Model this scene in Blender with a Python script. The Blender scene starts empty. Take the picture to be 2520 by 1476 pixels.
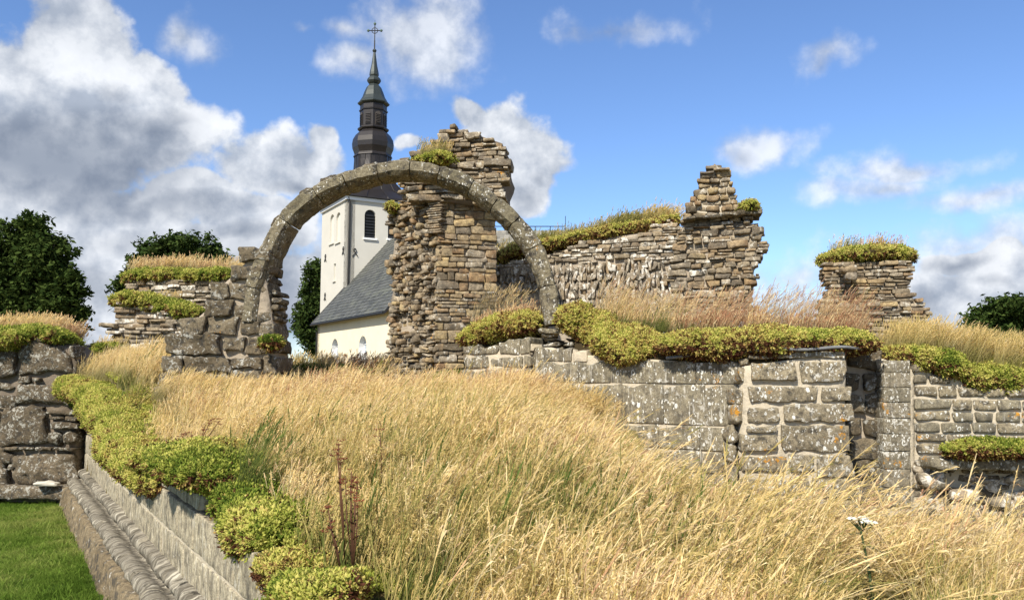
import bpy, bmesh, math, random
import numpy as np
from mathutils import Vector, Matrix

SC = bpy.context.scene
COL = SC.collection
rnd = random.Random(7)
nr = np.random.RandomState(7)

# ------------------------------------------------------------------ camera
F = 1962.0            # focal length in units of a 2520 px wide picture
CX, CY, HOR = 1260.0, 738.0, 915.0
EYE = 2.1
TH = math.atan((HOR - CY) / F)
cam_d = bpy.data.cameras.new('camera')
cam = bpy.data.objects.new('camera', cam_d)
COL.objects.link(cam)
cam.location = (0, 0, EYE)
cam.rotation_euler = (math.pi / 2 + TH, 0, 0)
cam_d.sensor_fit = 'HORIZONTAL'
cam_d.sensor_width = 36.0
cam_d.lens = 36.0 * F / 2520.0
cam_d.clip_start = 0.05
cam_d.clip_end = 6000
SC.camera = cam


def ray(px, py):
    a = (px - CX) / F
    b = -(py - CY) / F
    return (a, math.cos(TH) - b * math.sin(TH), math.sin(TH) + b * math.cos(TH))


def P(px, py, d):
    x, y, z = ray(px, py)
    return Vector((x / y * d, d, EYE + z / y * d))


# ------------------------------------------------------------------ light, exposure
SUN_EL = math.radians(43)
SUN_H = Vector((-0.42, -0.91)).normalized()
sun_d = bpy.data.lights.new('sun', 'SUN')
sun_d.energy = 5.0
sun_d.angle = math.radians(0.55)
sun_d.color = (1.0, 0.93, 0.80)
sun = bpy.data.objects.new('sun', sun_d)
COL.objects.link(sun)
sdir = Vector((SUN_H.x * math.cos(SUN_EL), SUN_H.y * math.cos(SUN_EL), math.sin(SUN_EL)))
sun.rotation_euler = sdir.to_track_quat('Z', 'Y').to_euler()
SC.view_settings.view_transform = 'Standard'
SC.view_settings.look = 'None'
SC.view_settings.exposure = 0.5
SC.view_settings.gamma = 1.0
SC.render.film_transparent = False
SC.cycles.max_bounces = 6
SC.cycles.diffuse_bounces = 3
SC.cycles.glossy_bounces = 2
SC.cycles.transmission_bounces = 3
SC.cycles.use_denoising = True


# ------------------------------------------------------------------ node helpers
class NT:
    def __init__(s, tree):
        s.t = tree
        s.n = tree.nodes
        s.n.clear()

    def new(s, kind, **kw):
        nd = s.n.new(kind)
        for k, v in kw.items():
            setattr(nd, k, v)
        return nd

    def put(s, sock, v):
        if v is None:
            return
        if hasattr(v, 'is_linked') or hasattr(v, 'links'):
            s.t.links.new(v, sock)
        else:
            sock.default_value = v

    def math(s, op, a, b=None, c=None, clamp=False):
        nd = s.new('ShaderNodeMath', operation=op, use_clamp=clamp)
        s.put(nd.inputs[0], a)
        if b is not None: s.put(nd.inputs[1], b)
        if c is not None: s.put(nd.inputs[2], c)
        return nd.outputs[0]

    def vmath(s, op, a, b=None, c=None):
        nd = s.new('ShaderNodeVectorMath', operation=op)
        s.put(nd.inputs[0], a)
        if b is not None: s.put(nd.inputs[1], b)
        if c is not None: s.put(nd.inputs[2], c)
        return nd.outputs['Value'] if op in ('LENGTH', 'DOT_PRODUCT', 'DISTANCE') else nd.outputs[0]

    def mix(s, f, a, b, mode='MIX'):
        nd = s.new('ShaderNodeMix', data_type='RGBA', blend_type=mode)
        s.put(nd.inputs['Factor'], f)
        s.put(nd.inputs[6], col4(a)); s.put(nd.inputs[7], col4(b))
        return nd.outputs[2]

    def noise(s, vec, scale, detail=3, rough=.55, dist=0.0):
        nd = s.new('ShaderNodeTexNoise')
        s.put(nd.inputs['Vector'], vec)
        nd.inputs['Scale'].default_value = scale
        nd.inputs['Detail'].default_value = detail
        nd.inputs['Roughness'].default_value = rough
        nd.inputs['Distortion'].default_value = dist
        return nd.outputs[0]

    def vor(s, vec, scale, feature='F1', rand=1.0):
        nd = s.new('ShaderNodeTexVoronoi', feature=feature)
        s.put(nd.inputs['Vector'], vec)
        nd.inputs['Scale'].default_value = scale
        nd.inputs['Randomness'].default_value = rand
        return nd

    def ramp(s, f, stops, interp='LINEAR'):
        nd = s.new('ShaderNodeValToRGB')
        cr = nd.color_ramp
        cr.interpolation = interp
        while len(cr.elements) < len(stops):
            cr.elements.new(0.5)
        for e, (p, c) in zip(cr.elements, stops):
            e.position = p
            e.color = col4(c)
        s.put(nd.inputs[0], f)
        return nd.outputs[0]

    def step(s, v, lo, hi):
        nd = s.new('ShaderNodeMapRange', interpolation_type='SMOOTHSTEP')
        s.put(nd.inputs[0], v)
        nd.inputs[1].default_value = lo
        nd.inputs[2].default_value = hi
        return nd.outputs[0]


def col4(c):
    if isinstance(c, (tuple, list)) and len(c) == 3:
        return (c[0], c[1], c[2], 1.0)
    return c


# ------------------------------------------------------------------ world: sky with clouds
world = bpy.data.worlds.new('World')
SC.world = world
world.use_nodes = True
w = NT(world.node_tree)
sky = w.new('ShaderNodeTexSky', sky_type='NISHITA')
sky.sun_disc = False
sky.sun_elevation = SUN_EL
sky.sun_rotation = math.atan2(sdir.x, sdir.y)
sky.altitude = 100
sky.air_density = 1.0
sky.dust_density = 0.05
sky.ozone_density = 2.2
tc = w.new('ShaderNodeTexCoord')
D = tc.outputs['Generated']
sep = w.new('ShaderNodeSeparateXYZ')
w.put(sep.inputs[0], D)
az = w.math('ARCTAN2', sep.outputs[0], sep.outputs[1])
el = w.math('ARCSINE', sep.outputs[2])
comb = w.new('ShaderNodeCombineXYZ')
w.put(comb.inputs[0], az); w.put(comb.inputs[1], el)
AE = comb.outputs[0]


def ae(px, py):
    x, y, z = ray(px, py)
    l = math.sqrt(x * x + y * y + z * z)
    return math.atan2(x, y), math.asin(z / l)


n_big = w.noise(D, 7.0, 2, .5)
nb = w.new('ShaderNodeTexNoise'); w.put(nb.inputs['Vector'], D)
nb.inputs['Scale'].default_value = 9.0; nb.inputs['Detail'].default_value = 3
warp = w.vmath('MULTIPLY_ADD', nb.outputs['Color'], (0.11, 0.08, 0.0), (-0.055, -0.04, 0.0))
AEW = w.vmath('ADD', AE, warp)


def field(blobs, start=None, vec=None, boost=0.0):
    f = start
    for (px, py, rx, ry, k) in blobs:
        a, e = ae(px, py)
        sx, sy = F / rx, F / ry
        q = w.vmath('MULTIPLY_ADD', vec or AEW, (sx, sy, 0.0), (-a * sx, -e * sy, 0.0))
        l = w.vmath('LENGTH', q)
        g = w.math('SUBTRACT', k + boost, l)
        f = g if f is None else w.math('MAXIMUM', f, g)
    return f


fine = w.noise(D, 15.0, 8, .56)
cum = field([(160, 130, 150, 170, 1), (60, 240, 190, 150, 1), (350, 215, 105, 95, .95), (270, 300, 250, 130, 1),
             (90, 350, 300, 110, 1), (400, 320, 150, 75, .9), (160, 505, 340, 95, 1), (480, 490, 170, 70, .85),
             (330, 615, 420, 85, 1), (620, 560, 130, 90, 1), (700, 720, 300, 130, .9), (200, 770, 420, 150, 1),
             (690, 410, 125, 90, 1), (780, 345, 50, 42, .8),
             (1235, 360, 130, 105, 1.1), (1150, 285, 80, 50, 1), (1310, 400, 100, 110, 1.1), (1290, 480, 70, 65, 1),
             (990, 370, 50, 40, .6), (2430, 640, 190, 70, .75), (2330, 730, 170, 80, .9), (2500, 740, 220, 90, .9),
             (1950, 790, 260, 70, .7)])
gen = w.noise(D, 2.6, 4, .5)
outside = w.step(w.vmath('LENGTH', w.vmath('MULTIPLY', AE, (1.0, 1.35, 0.0))), 0.72, 1.0)
gfield = w.math('MULTIPLY', w.math('MULTIPLY_ADD', gen, 5.0, -2.6), outside)
gfield = w.math('SUBTRACT', gfield, w.math('MULTIPLY_ADD', outside, -1.0, 1.0))
cum = w.math('MAXIMUM', cum, gfield)
dens = w.math('ADD', cum, w.math('MULTIPLY_ADD', fine, 1.5, -0.68))
m_cum = w.step(dens, -.02, 0.30)
wis = field([(1010, 80, 150, 120, 1), (900, 150, 130, 60, .7), (860, 70, 90, 45, .7), (1080, 150, 90, 50, .6), (455, 75, 85, 62, .8),
             (2040, 155, 80, 45, .6), (1870, 365, 130, 55, .6), (1500, 70, 280, 70, .12), (2230, 400, 160, 35, .7),
             (2150, 450, 180, 40, .45), (2420, 470, 200, 40, .5), (2400, 590, 260, 70, .6), (720, 60, 60, 40, .3),
             (1950, 690, 260, 90, .45), (640, 690, 300, 220, .8)], boost=.25)
m_wis = w.math('MULTIPLY', w.step(w.math('ADD', wis, w.math('MULTIPLY_ADD', fine, 2.4, -1.05)), -0.1, 1.0), 0.85)
dark = field([(120, 390, 330, 95, 1.3), (430, 500, 260, 50, .9), (180, 700, 260, 60, .9), (640, 760, 240, 160, 1.1), (360, 330, 170, 70, 1), (420, 300, 90, 50, .8), (60, 400, 180, 60, 1), (260, 230, 110, 60, .5),
              (300, 470, 200, 50, .6), (420, 590, 260, 60, .7), (620, 590, 150, 45, .8), (700, 790, 330, 120, 1),
              (250, 720, 200, 60, .6), (2350, 640, 110, 30, .8), (2270, 730, 60, 55, .7), (2460, 690, 120, 35, .5),
              (1290, 480, 90, 60, .8), (1330, 420, 55, 60, .5), (700, 460, 100, 40, .6), (1860, 390, 80, 40, .6), (2020, 180, 60, 30, .6),
              (1500, 80, 300, 80, .8)], None)
gdark = w.math('MULTIPLY', w.math('MULTIPLY_ADD', w.noise(w.vmath('MULTIPLY', D, (1, 1, 1.8)), 3.1, 3, .5), 4.0, -1.9), outside)
dark = w.math('MAXIMUM', dark, gdark)
billow = w.noise(w.vmath('ADD', D, (-0.012, 0.0, 0.020)), 15.0, 8, .56)
relief = w.math('SUBTRACT', fine, billow)
m_dark = w.step(w.math('ADD', dark, w.math('MULTIPLY_ADD', fine, -1.3, 0.70)), -0.75, 1.25)
ccol = w.mix(m_dark, (0.83, 0.85, 0.88), (0.24, 0.275, 0.34))
ccol = w.mix(w.math('MULTIPLY_ADD', relief, 3.8, 0.62, clamp=True), w.mix(1.0, ccol, (.55, .60, .68), 'MULTIPLY'), ccol)
ccol = w.mix(w.math('MULTIPLY_ADD', m_dark, 0.25, 0.0, clamp=True), ccol, (0.26, 0.30, 0.37))
skyc = w.mix(1.0, sky.outputs[0], (0.088, 0.103, 0.128), 'MULTIPLY')
# tone of the clear sky in the photograph: a saturated azure, paler towards the horizon
m_all = w.math('MAXIMUM', m_cum, m_wis)
fin = w.mix(m_all, skyc, ccol)
bg = w.new('ShaderNodeBackground')
w.put(bg.inputs[0], fin)
bg.inputs[1].default_value = 1.0
wo = w.new('ShaderNodeOutputWorld')
w.t.links.new(bg.outputs[0], wo.inputs[0])
world.cycles.sampling_method = 'MANUAL'
world.cycles.sample_map_resolution = 512


# ------------------------------------------------------------------ materials
def new_mat(name):
    m = bpy.data.materials.new(name)
    m.use_nodes = True
    return m, NT(m.node_tree)


def finish(t, colr, rough=.9, bump=None, bstr=.4, bdist=.02, spec=.25, metal=0.0):
    b = t.new('ShaderNodeBsdfPrincipled')
    t.put(b.inputs['Base Color'], col4(colr))
    t.put(b.inputs['Roughness'], rough)
    b.inputs['Specular IOR Level'].default_value = spec
    b.inputs['Metallic'].default_value = metal
    if bump is not None:
        bn = t.new('ShaderNodeBump')
        bn.inputs['Strength'].default_value = bstr
        bn.inputs['Distance'].default_value = bdist
        t.put(bn.inputs['Height'], bump)
        t.t.links.new(bn.outputs[0], b.inputs['Normal'])
    o = t.new('ShaderNodeOutputMaterial')
    t.t.links.new(b.outputs[0], o.inputs[0])


def pos(t):
    return t.new('ShaderNodeNewGeometry').outputs['Position']


def stone_mat(name, palette, white=.3, orange=0.0, dark=.5, streak=0.0, rings=0.0, bump=1.0, fs=1.0, wcol=(.62, .60, .54), dcol=(.055, .05, .042)):
    m, t = new_mat(name)
    p = pos(t)
    oi = t.new('ShaderNodeObjectInfo').outputs['Random']
    isl = t.new('ShaderNodeNewGeometry').outputs['Random Per Island']
    r = t.math('FRACT', t.math('MULTIPLY_ADD', isl, 3.7, oi))
    n1 = t.noise(p, 2.2 * fs, 2)
    pv = t.math('ADD', t.math('MULTIPLY', r, .85), t.math('MULTIPLY_ADD', n1, .5, -.18), clamp=True)
    k = len(palette) - 1
    base = t.ramp(pv, [(i / k, c) for i, c in enumerate(palette)])
    n2 = t.noise(p, 14 * fs, 5, .65)
    n3 = t.noise(p, 55 * fs, 4, .7)
    base = t.mix(t.step(n2, .25, .75), t.mix(1.0, base, (.62, .60, .58), 'MULTIPLY'), t.mix(1.0, base, (1.3, 1.28, 1.2), 'MULTIPLY'))
    base = t.mix(t.step(n3, .32, .68), t.mix(1.0, base, (.58, .55, .52), 'MULTIPLY'), t.mix(1.0, base, (1.22, 1.22, 1.2), 'MULTIPLY'))
    # dark weathering film
    fd = t.math('MULTIPLY', t.step(t.math('ADD', t.noise(p, 6 * fs, 5, .7), t.math('MULTIPLY', n3, .25)), .60, .78), dark)
    base = t.mix(fd, base, dcol)
    if streak > 0:
        ps = t.vmath('MULTIPLY', p, (15, 15, 3.6))
        s1 = t.noise(ps, 1.0, 4, .6)
        ps2 = t.vmath('MULTIPLY', p, (28, 28, 3.4))
        s2 = t.noise(ps2, 1.0, 3, .6)
        base = t.mix(t.math('MULTIPLY', t.step(s1, .40, .72), streak), base, dcol)
        base = t.mix(t.math('MULTIPLY', t.math('MULTIPLY', t.step(s2, .58, .68), t.step(n1, .35, .6)), streak), base, wcol)
    # crustose lichen: pale patches with a broken edge
    if white > 0:
        lw = t.math('ADD', t.noise(p, 9 * fs, 6, .7, .6), t.math('MULTIPLY_ADD', n1, .35, -.17))
        lo = .66 - .16 * white
        base = t.mix(t.math('MULTIPLY', t.step(lw, lo, lo + .05), min(1, .35 + white)), base,
                     t.mix(n3, wcol, tuple(c * .72 for c in wcol)))
    if rings > 0:
        wv = t.new('ShaderNodeTexNoise'); t.put(wv.inputs['Vector'], p)
        wv.inputs['Scale'].default_value = 30
        pw = t.vmath('ADD', t.vmath('MULTIPLY', p, (1, 1, .62)), t.vmath('MULTIPLY', wv.outputs['Color'], (.02, .02, .02)))
        v = t.vor(pw, 17.0)
        sz = t.new('ShaderNodeSeparateColor'); t.put(sz.inputs[0], v.outputs['Color'])
        rr = t.math('MULTIPLY_ADD', sz.outputs[0], .36, .08)
        q = t.math('DIVIDE', v.outputs['Distance'], rr)
        inner = t.math('SUBTRACT', 1.0, t.step(q, .85, 1.0))
        hole = t.math('MULTIPLY', t.step(q, .50, .66), 1.0)
        solid = t.math('GREATER_THAN', sz.outputs[1], .72)
        body = t.math('MULTIPLY', inner, t.math('MAXIMUM', hole, solid))
        on = t.math('LESS_THAN', sz.outputs[2], t.math('MULTIPLY', t.step(t.noise(p, 2.9, 4, .65), .44, .64), rings))
        base = t.mix(t.math('MULTIPLY', body, on), base, (.62, .62, .58))
        v2 = t.vor(t.vmath('MULTIPLY', p, (1, 1, .55)), 48.0)
        s2_ = t.new('ShaderNodeSeparateColor'); t.put(s2_.inputs[0], v2.outputs['Color'])
        d2_ = t.math('LESS_THAN', v2.outputs['Distance'], t.math('MULTIPLY_ADD', s2_.outputs[0], .35, .10))
        o2_ = t.math('LESS_THAN', s2_.outputs[1], t.math('MULTIPLY', t.step(t.noise(t.vmath('ADD', p, (3, 9, 4)), 3.7, 4, .65), .42, .66), .75))
        base = t.mix(t.math('MULTIPLY', d2_, o2_), base, (.58, .57, .52))
    if orange > 0:
        lo_ = t.math('ADD', t.noise(p, 16, 6, .75, .4), t.math('MULTIPLY_ADD', t.noise(t.vmath('ADD', p, (7, 3, 1)), 2.6, 2), .9, -.45))
        th = .80 - .22 * orange
        base = t.mix(t.step(lo_, th, th + .03), base, t.mix(n3, (.50, .20, .018), (.42, .24, .04)))
    hgt = t.math('ADD', t.math('MULTIPLY', n2, .6), t.math('MULTIPLY', n3, .35))
    finish(t, base, .93, hgt, .75 * bump, .03, .2)
    return m


M = {}
M['rubble'] = stone_mat('weathered_limestone_rubble', [(.09, .075, .055), (.21, .175, .13), (.33, .275, .20), (.29, .215, .135), (.18, .155, .125), (.41, .355, .28), (.27, .235, .185)], white=.45, dark=.6, orange=.15, wcol=(.60, .56, .47))
M['rubble_gold'] = stone_mat('golden_limestone_blocks', [(.15, .12, .085), (.33, .25, .15), (.38, .31, .21), (.26, .17, .10), (.42, .33, .19), (.24, .20, .15), (.36, .31, .24)], white=.2, dark=.5, wcol=(.55, .48, .36))
M['rubble_pale'] = stone_mat('pale_lichened_limestone', [(.20, .17, .13), (.36, .32, .26), (.44, .39, .32), (.28, .22, .16), (.50, .46, .40)], white=.8, dark=.85, fs=1.2, wcol=(.72, .68, .60))
M['grey'] = stone_mat('grey_lichened_sandstone', [(.12, .10, .07), (.18, .15, .108), (.24, .205, .15), (.15, .125, .09)], white=.55, dark=1.1, fs=2.0, bump=1.5, orange=.1, wcol=(.50, .49, .44))
M['boulder'] = stone_mat('dark_granite_with_lichen', [(.11, .088, .062), (.16, .13, .093), (.20, .165, .12)], white=.65, dark=1.0, fs=2.4, bump=1.6, wcol=(.46, .44, .38))
M['block'] = stone_mat('rock_faced_sandstone', [(.20, .175, .13), (.32, .28, .205), (.25, .22, .165)], white=.5, dark=.9, fs=1.9, orange=.34, rings=.85)
M['ashlar'] = stone_mat('grey_ashlar', [(.215, .195, .148), (.275, .25, .19), (.24, .215, .165)], white=.32, fs=1.6, dark=.6, streak=.6, rings=.75, bump=.6, orange=.16)
M['ashlar_white'] = stone_mat('ashlar_with_white_lichen', [(.22, .20, .155), (.28, .25, .195)], white=.55, dark=.6, fs=2.2, streak=.3, rings=1.0, bump=.7, orange=.3)
M['ashlar_left'] = stone_mat('streaked_ashlar', [(.40, .36, .275), (.47, .425, .33), (.43, .385, .30)], white=.25, dark=.6, fs=1.5, streak=.6, bump=.6, wcol=(.66, .62, .52))
M['arch'] = stone_mat('arch_sandstone', [(.17, .155, .11), (.23, .205, .15), (.20, .18, .125)], white=.34, dark=1.0, fs=1.8, orange=.12, streak=.0, rings=.2)


def mortar_mat(name, c1, c2, dark=.4):
    m, t = new_mat(name)
    p = pos(t)
    n = t.noise(p, 7, 6, .65)
    n2 = t.noise(p, 40, 4, .7)
    b = t.mix(n, c1, c2)
    b = t.mix(t.math('MULTIPLY', t.step(t.noise(p, 3.5, 5, .7), .52, .7), dark), b, (.07, .06, .05))
    finish(t, b, .95, t.math('ADD', n, t.math('MULTIPLY', n2, .5)), .9, .03, .15)
    return m


M['mortar'] = mortar_mat('pale_lime_mortar', (.26, .21, .15), (.50, .43, .34), .6)
M['mortar_dark'] = mortar_mat('brown_mortar', (.15, .12, .09), (.25, .20, .15))
M['mortar_cream'] = mortar_mat('cream_mortar', (.42, .36, .265), (.62, .55, .43), .4)


def plain(name, c, rough=.8, var=.15, scale=8, spec=.3, metal=0.0, bstr=.15):
    m, t = new_mat(name)
    p = pos(t)
    n = t.noise(p, scale, 4, .6)
    finish(t, t.mix(n, tuple(x * (1 - var) for x in c), tuple(min(1, x * (1 + var)) for x in c)), rough, n, bstr, .02, spec, metal)
    return m


M['render_cream'] = plain('cream_plaster', (.78, .70, .53), .9, .12, .9)
M['render_white'] = plain('white_plaster', (.56, .54, .48), .9, .10, .8, bstr=.05)
M['white_paint'] = plain('white_paint', (.75, .76, .76), .6, .04)
M['niche'] = plain('niche_plaster', (.60, .58, .52), .9, .05)  # slightly paler than the tower wall plaster
M['iron'] = plain('black_iron', (.02, .02, .02), .5, .3)
M['louver'] = plain('black_louver_boards', (.018, .020, .024), .6, .3)
M['copper'] = plain('dark_tarred_sheet', (.024, .020, .019), .42, .35, 1.2, .5, .3, .1)
M['copper_green'] = plain('patinated_sheet', (.034, .043, .041), .45, .35, 1.2, .5, .3, .1)
M['louver_brown'] = plain('brown_louver_boards', (.06, .052, .048), .7, .2)
M['patina'] = plain('verdigris', (.10, .15, .12), .6, .3)
M['lead'] = plain('lead_sheet', (.16, .165, .17), .8, .3, 14, .2, .0, .5)
M['bark'] = plain('bark', (.06, .045, .03), .95, .3, 6)
M['earth'] = plain('brown_earth', (.11, .08, .045), .98, .4, 5, .1, 0, .8)
M['turf_soil'] = plain('dark_turf_soil', (.045, .034, .018), .98, .4, 14, .1, 0, 1.0)
M['glass'] = plain('window_glass', (.30, .38, .46), .15, .15, 2, .5)
M['stem_brown'] = plain('brown_stem', (.10, .045, .022), .8, .3, 30)
M['flower_red'] = plain('dark_red_seed_heads', (.17, .035, .02), .8, .4, 60)
M['flower_rust'] = plain('bright_rusty_seed_heads', (.26, .06, .03), .8, .4, 60)
M['flower_white'] = plain('white_florets', (.78, .78, .70), .8, .1, 60)
M['herb'] = plain('dark_herb_leaf', (.035, .06, .02), .7, .3, 30)
M['slab_white'] = plain('pale_flat_stone', (.58, .54, .46), .9, .2, 12)
M['stained'] = M['ashlar_left']

m, t = new_mat('slate')
p = pos(t)
r = t.new('ShaderNodeObjectInfo').outputs['Random']
isl = t.new('ShaderNodeNewGeometry').outputs['Random Per Island']
r = t.math('FRACT', t.math('MULTIPLY_ADD', isl, 5.3, r))
b = t.mix(r, (.055, .058, .054), (.105, .107, .098))
b = t.mix(t.step(t.noise(p, 1.5, 4), .5, .7), b, (.12, .125, .10))
finish(t, b, .6, t.noise(p, 10, 3), .3, .02, .4)
M['slate'] = m
m, t = new_mat('grey_shingle')
p = pos(t)
isl = t.new('ShaderNodeNewGeometry').outputs['Random Per Island']
b = t.mix(isl, (.13, .125, .11), (.27, .255, .22))
finish(t, b, .9, t.noise(p, 10, 3), .3, .02, .2)
M['shingle'] = m


def ground_mat():
    m, t = new_mat('lawn_ground')
    p = pos(t)
    n = t.noise(p, 1.6, 5, .6)
    n2 = t.noise(p, 30, 3, .6)
    b = t.mix(n, (.045, .085, .014), (.085, .135, .025))
    b = t.mix(t.math('MULTIPLY', n2, .5), b, (.03, .05, .01))
    finish(t, b, .95, n2, .6, .03, .1)
    return m


M['lawn'] = ground_mat()
m, t = new_mat('field_ground')
p = pos(t)
n = t.noise(t.vmath('MULTIPLY', p, (.01, .01, .01)), 4, 3, .5)
b = t.mix(t.step(n, .4, .6), (.10, .12, .03), (.26, .21, .09))
b = t.mix(t.step(t.noise(p, 9, 5, .7), .35, .6), b, (.20, .145, .07))
finish(t, b, .97, t.noise(p, 30, 4), .9, .05, .1)
M['field'] = m


def blade_mat(name, stops, low, transl=.35, lowmix=1.0):
    """colour from the tuft's own tint (instancer attribute), paler or greener along the stalk (attribute t)"""
    m, t = new_mat(name)
    at = t.new('ShaderNodeAttribute', attribute_name='tint', attribute_type='INSTANCER')
    al = t.new('ShaderNodeAttribute', attribute_name='along')
    ob = t.new('ShaderNodeNewGeometry').outputs['Random Per Island']
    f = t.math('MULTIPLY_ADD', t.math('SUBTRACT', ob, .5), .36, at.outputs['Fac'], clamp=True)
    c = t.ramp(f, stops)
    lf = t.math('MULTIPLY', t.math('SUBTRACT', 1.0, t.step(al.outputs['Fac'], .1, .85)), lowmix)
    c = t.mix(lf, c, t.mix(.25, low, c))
    d = t.new('ShaderNodeBsdfDiffuse'); t.put(d.inputs[0], c)
    tr = t.new('ShaderNodeBsdfTranslucent'); t.put(tr.inputs[0], c)
    mx = t.new('ShaderNodeMixShader'); mx.inputs[0].default_value = transl
    t.t.links.new(d.outputs[0], mx.inputs[1]); t.t.links.new(tr.outputs[0], mx.inputs[2])
    o = t.new('ShaderNodeOutputMaterial'); t.t.links.new(mx.outputs[0], o.inputs[0])
    return m


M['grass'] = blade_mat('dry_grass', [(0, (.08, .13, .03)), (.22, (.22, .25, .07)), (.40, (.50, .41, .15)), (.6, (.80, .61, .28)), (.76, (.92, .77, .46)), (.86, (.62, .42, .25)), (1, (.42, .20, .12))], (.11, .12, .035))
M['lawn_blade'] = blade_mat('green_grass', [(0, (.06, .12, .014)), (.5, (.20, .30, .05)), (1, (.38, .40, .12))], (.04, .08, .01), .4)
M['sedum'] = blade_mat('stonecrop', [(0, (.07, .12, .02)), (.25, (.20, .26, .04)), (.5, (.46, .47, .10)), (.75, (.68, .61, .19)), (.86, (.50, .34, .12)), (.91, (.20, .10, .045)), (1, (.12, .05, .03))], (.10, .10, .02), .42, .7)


def leaf_mat(name, a, b_):
    m, t = new_mat(name)
    isl = t.new('ShaderNodeNewGeometry').outputs['Random Per Island']
    c = t.mix(t.math('POWER', isl, 1.6), a, b_)
    d = t.new('ShaderNodeBsdfDiffuse'); t.put(d.inputs[0], c)
    tr = t.new('ShaderNodeBsdfTranslucent'); t.put(tr.inputs[0], c)
    mx = t.new('ShaderNodeMixShader'); mx.inputs[0].default_value = .25
    t.t.links.new(d.outputs[0], mx.inputs[1]); t.t.links.new(tr.outputs[0], mx.inputs[2])
    o = t.new('ShaderNodeOutputMaterial'); t.t.links.new(mx.outputs[0], o.inputs[0])
    return m


M['leaf'] = leaf_mat('tree_leaves', (.028, .050, .013), (.085, .12, .03))
M['leaf2'] = leaf_mat('ash_leaves', (.028, .052, .015), (.085, .12, .032))

# ------------------------------------------------------------------ object helpers
LOC = {}


def tag(o, label=None, cat=None, group=None, kind=None):
    if label: o['label'] = label
    if cat: o['category'] = cat
    if group: o['group'] = group
    if kind: o['kind'] = kind
    return o


def root(name, label, cat, loc, group=None):
    o = bpy.data.objects.new(name, None)
    o.empty_display_size = .2
    COL.objects.link(o)
    o.location = loc
    LOC[o.name] = Vector(loc)
    return tag(o, label, cat, group, 'thing')


def mesh_of(name, v, f, mats, mi=None, smooth=False):
    me = bpy.data.meshes.new(name)
    me.from_pydata([tuple(x) for x in v], [], [tuple(int(i) for i in q) for q in f])
    if not isinstance(mats, (list, tuple)): mats = [mats]
    for mm in mats: me.materials.append(mm)
    if mi is not None:
        me.polygons.foreach_set('material_index', np.array(mi, dtype=np.int32))
    if smooth:
        me.polygons.foreach_set('use_smooth', np.ones(len(me.polygons), dtype=bool))
    me.update()
    return me


def place(name, me, parent=None, loc=(0, 0, 0), rot=(0, 0, 0), scale=None, loc_is_world=True, ploc=None):
    o = bpy.data.objects.new(name, me)
    COL.objects.link(o)
    l = Vector(loc)
    if parent is not None:
        base = LOC.get(parent.name, Vector((0, 0, 0)))
        o.parent = parent
        LOC[o.name] = l.copy()
        l = l - base
    else:
        LOC[o.name] = l.copy()
    o.location = l
    o.rotation_euler = rot
    if scale: o.scale = scale
    return o


def part(name, v, f, mat, parent, smooth=False, mi=None, c=None):
    """a mesh given in world coordinates; its origin goes to its middle"""
    v = np.asarray([tuple(x) for x in v], dtype=float)
    if c is None: c = (v.min(0) + v.max(0)) / 2
    c = np.asarray(c, dtype=float)
    me = mesh_of(name, v - c, f, mat, mi, smooth)
    if parent is not None and parent.parent is not None:
        pass
    return place(name, me, parent, Vector(c))


# ---- value noise in numpy
def _h(ix, iy, iz, s):
    n = (ix * 374761393 + iy * 668265263 + iz * 1274126177 + s * 974634777) & 0xffffffff
    n = ((n ^ (n >> 13)) * 1274126177) & 0xffffffff
    n = (n ^ (n >> 16)) & 0xffff
    return n / 32767.5 - 1.0


def vn(p, s=0):
    i = np.floor(p).astype(np.int64)
    f = p - i
    f = f * f * (3 - 2 * f)
    r = 0
    for dx in (0, 1):
        wx = f[:, 0] if dx else 1 - f[:, 0]
        for dy in (0, 1):
            wy = f[:, 1] if dy else 1 - f[:, 1]
            for dz in (0, 1):
                wz = f[:, 2] if dz else 1 - f[:, 2]
                r = r + wx * wy * wz * _h(i[:, 0] + dx, i[:, 1] + dy, i[:, 2] + dz, s)
    return r


def fbm(p, s=0, o=3):
    a, r, k = 1.0, 0, 1.0
    for j in range(o):
        r = r + a * vn(p * k, s + j)
        a *= .5
        k *= 2.03
    return r


def axis_pts(h, r, cell):
    n = max(1, int(round((2 * h - 2 * r) / cell)))
    a = list(np.linspace(-h + r, h - r, n + 1))
    return np.array([-h, -h + r * .35] + a + [h - r * .35, h])


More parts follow.
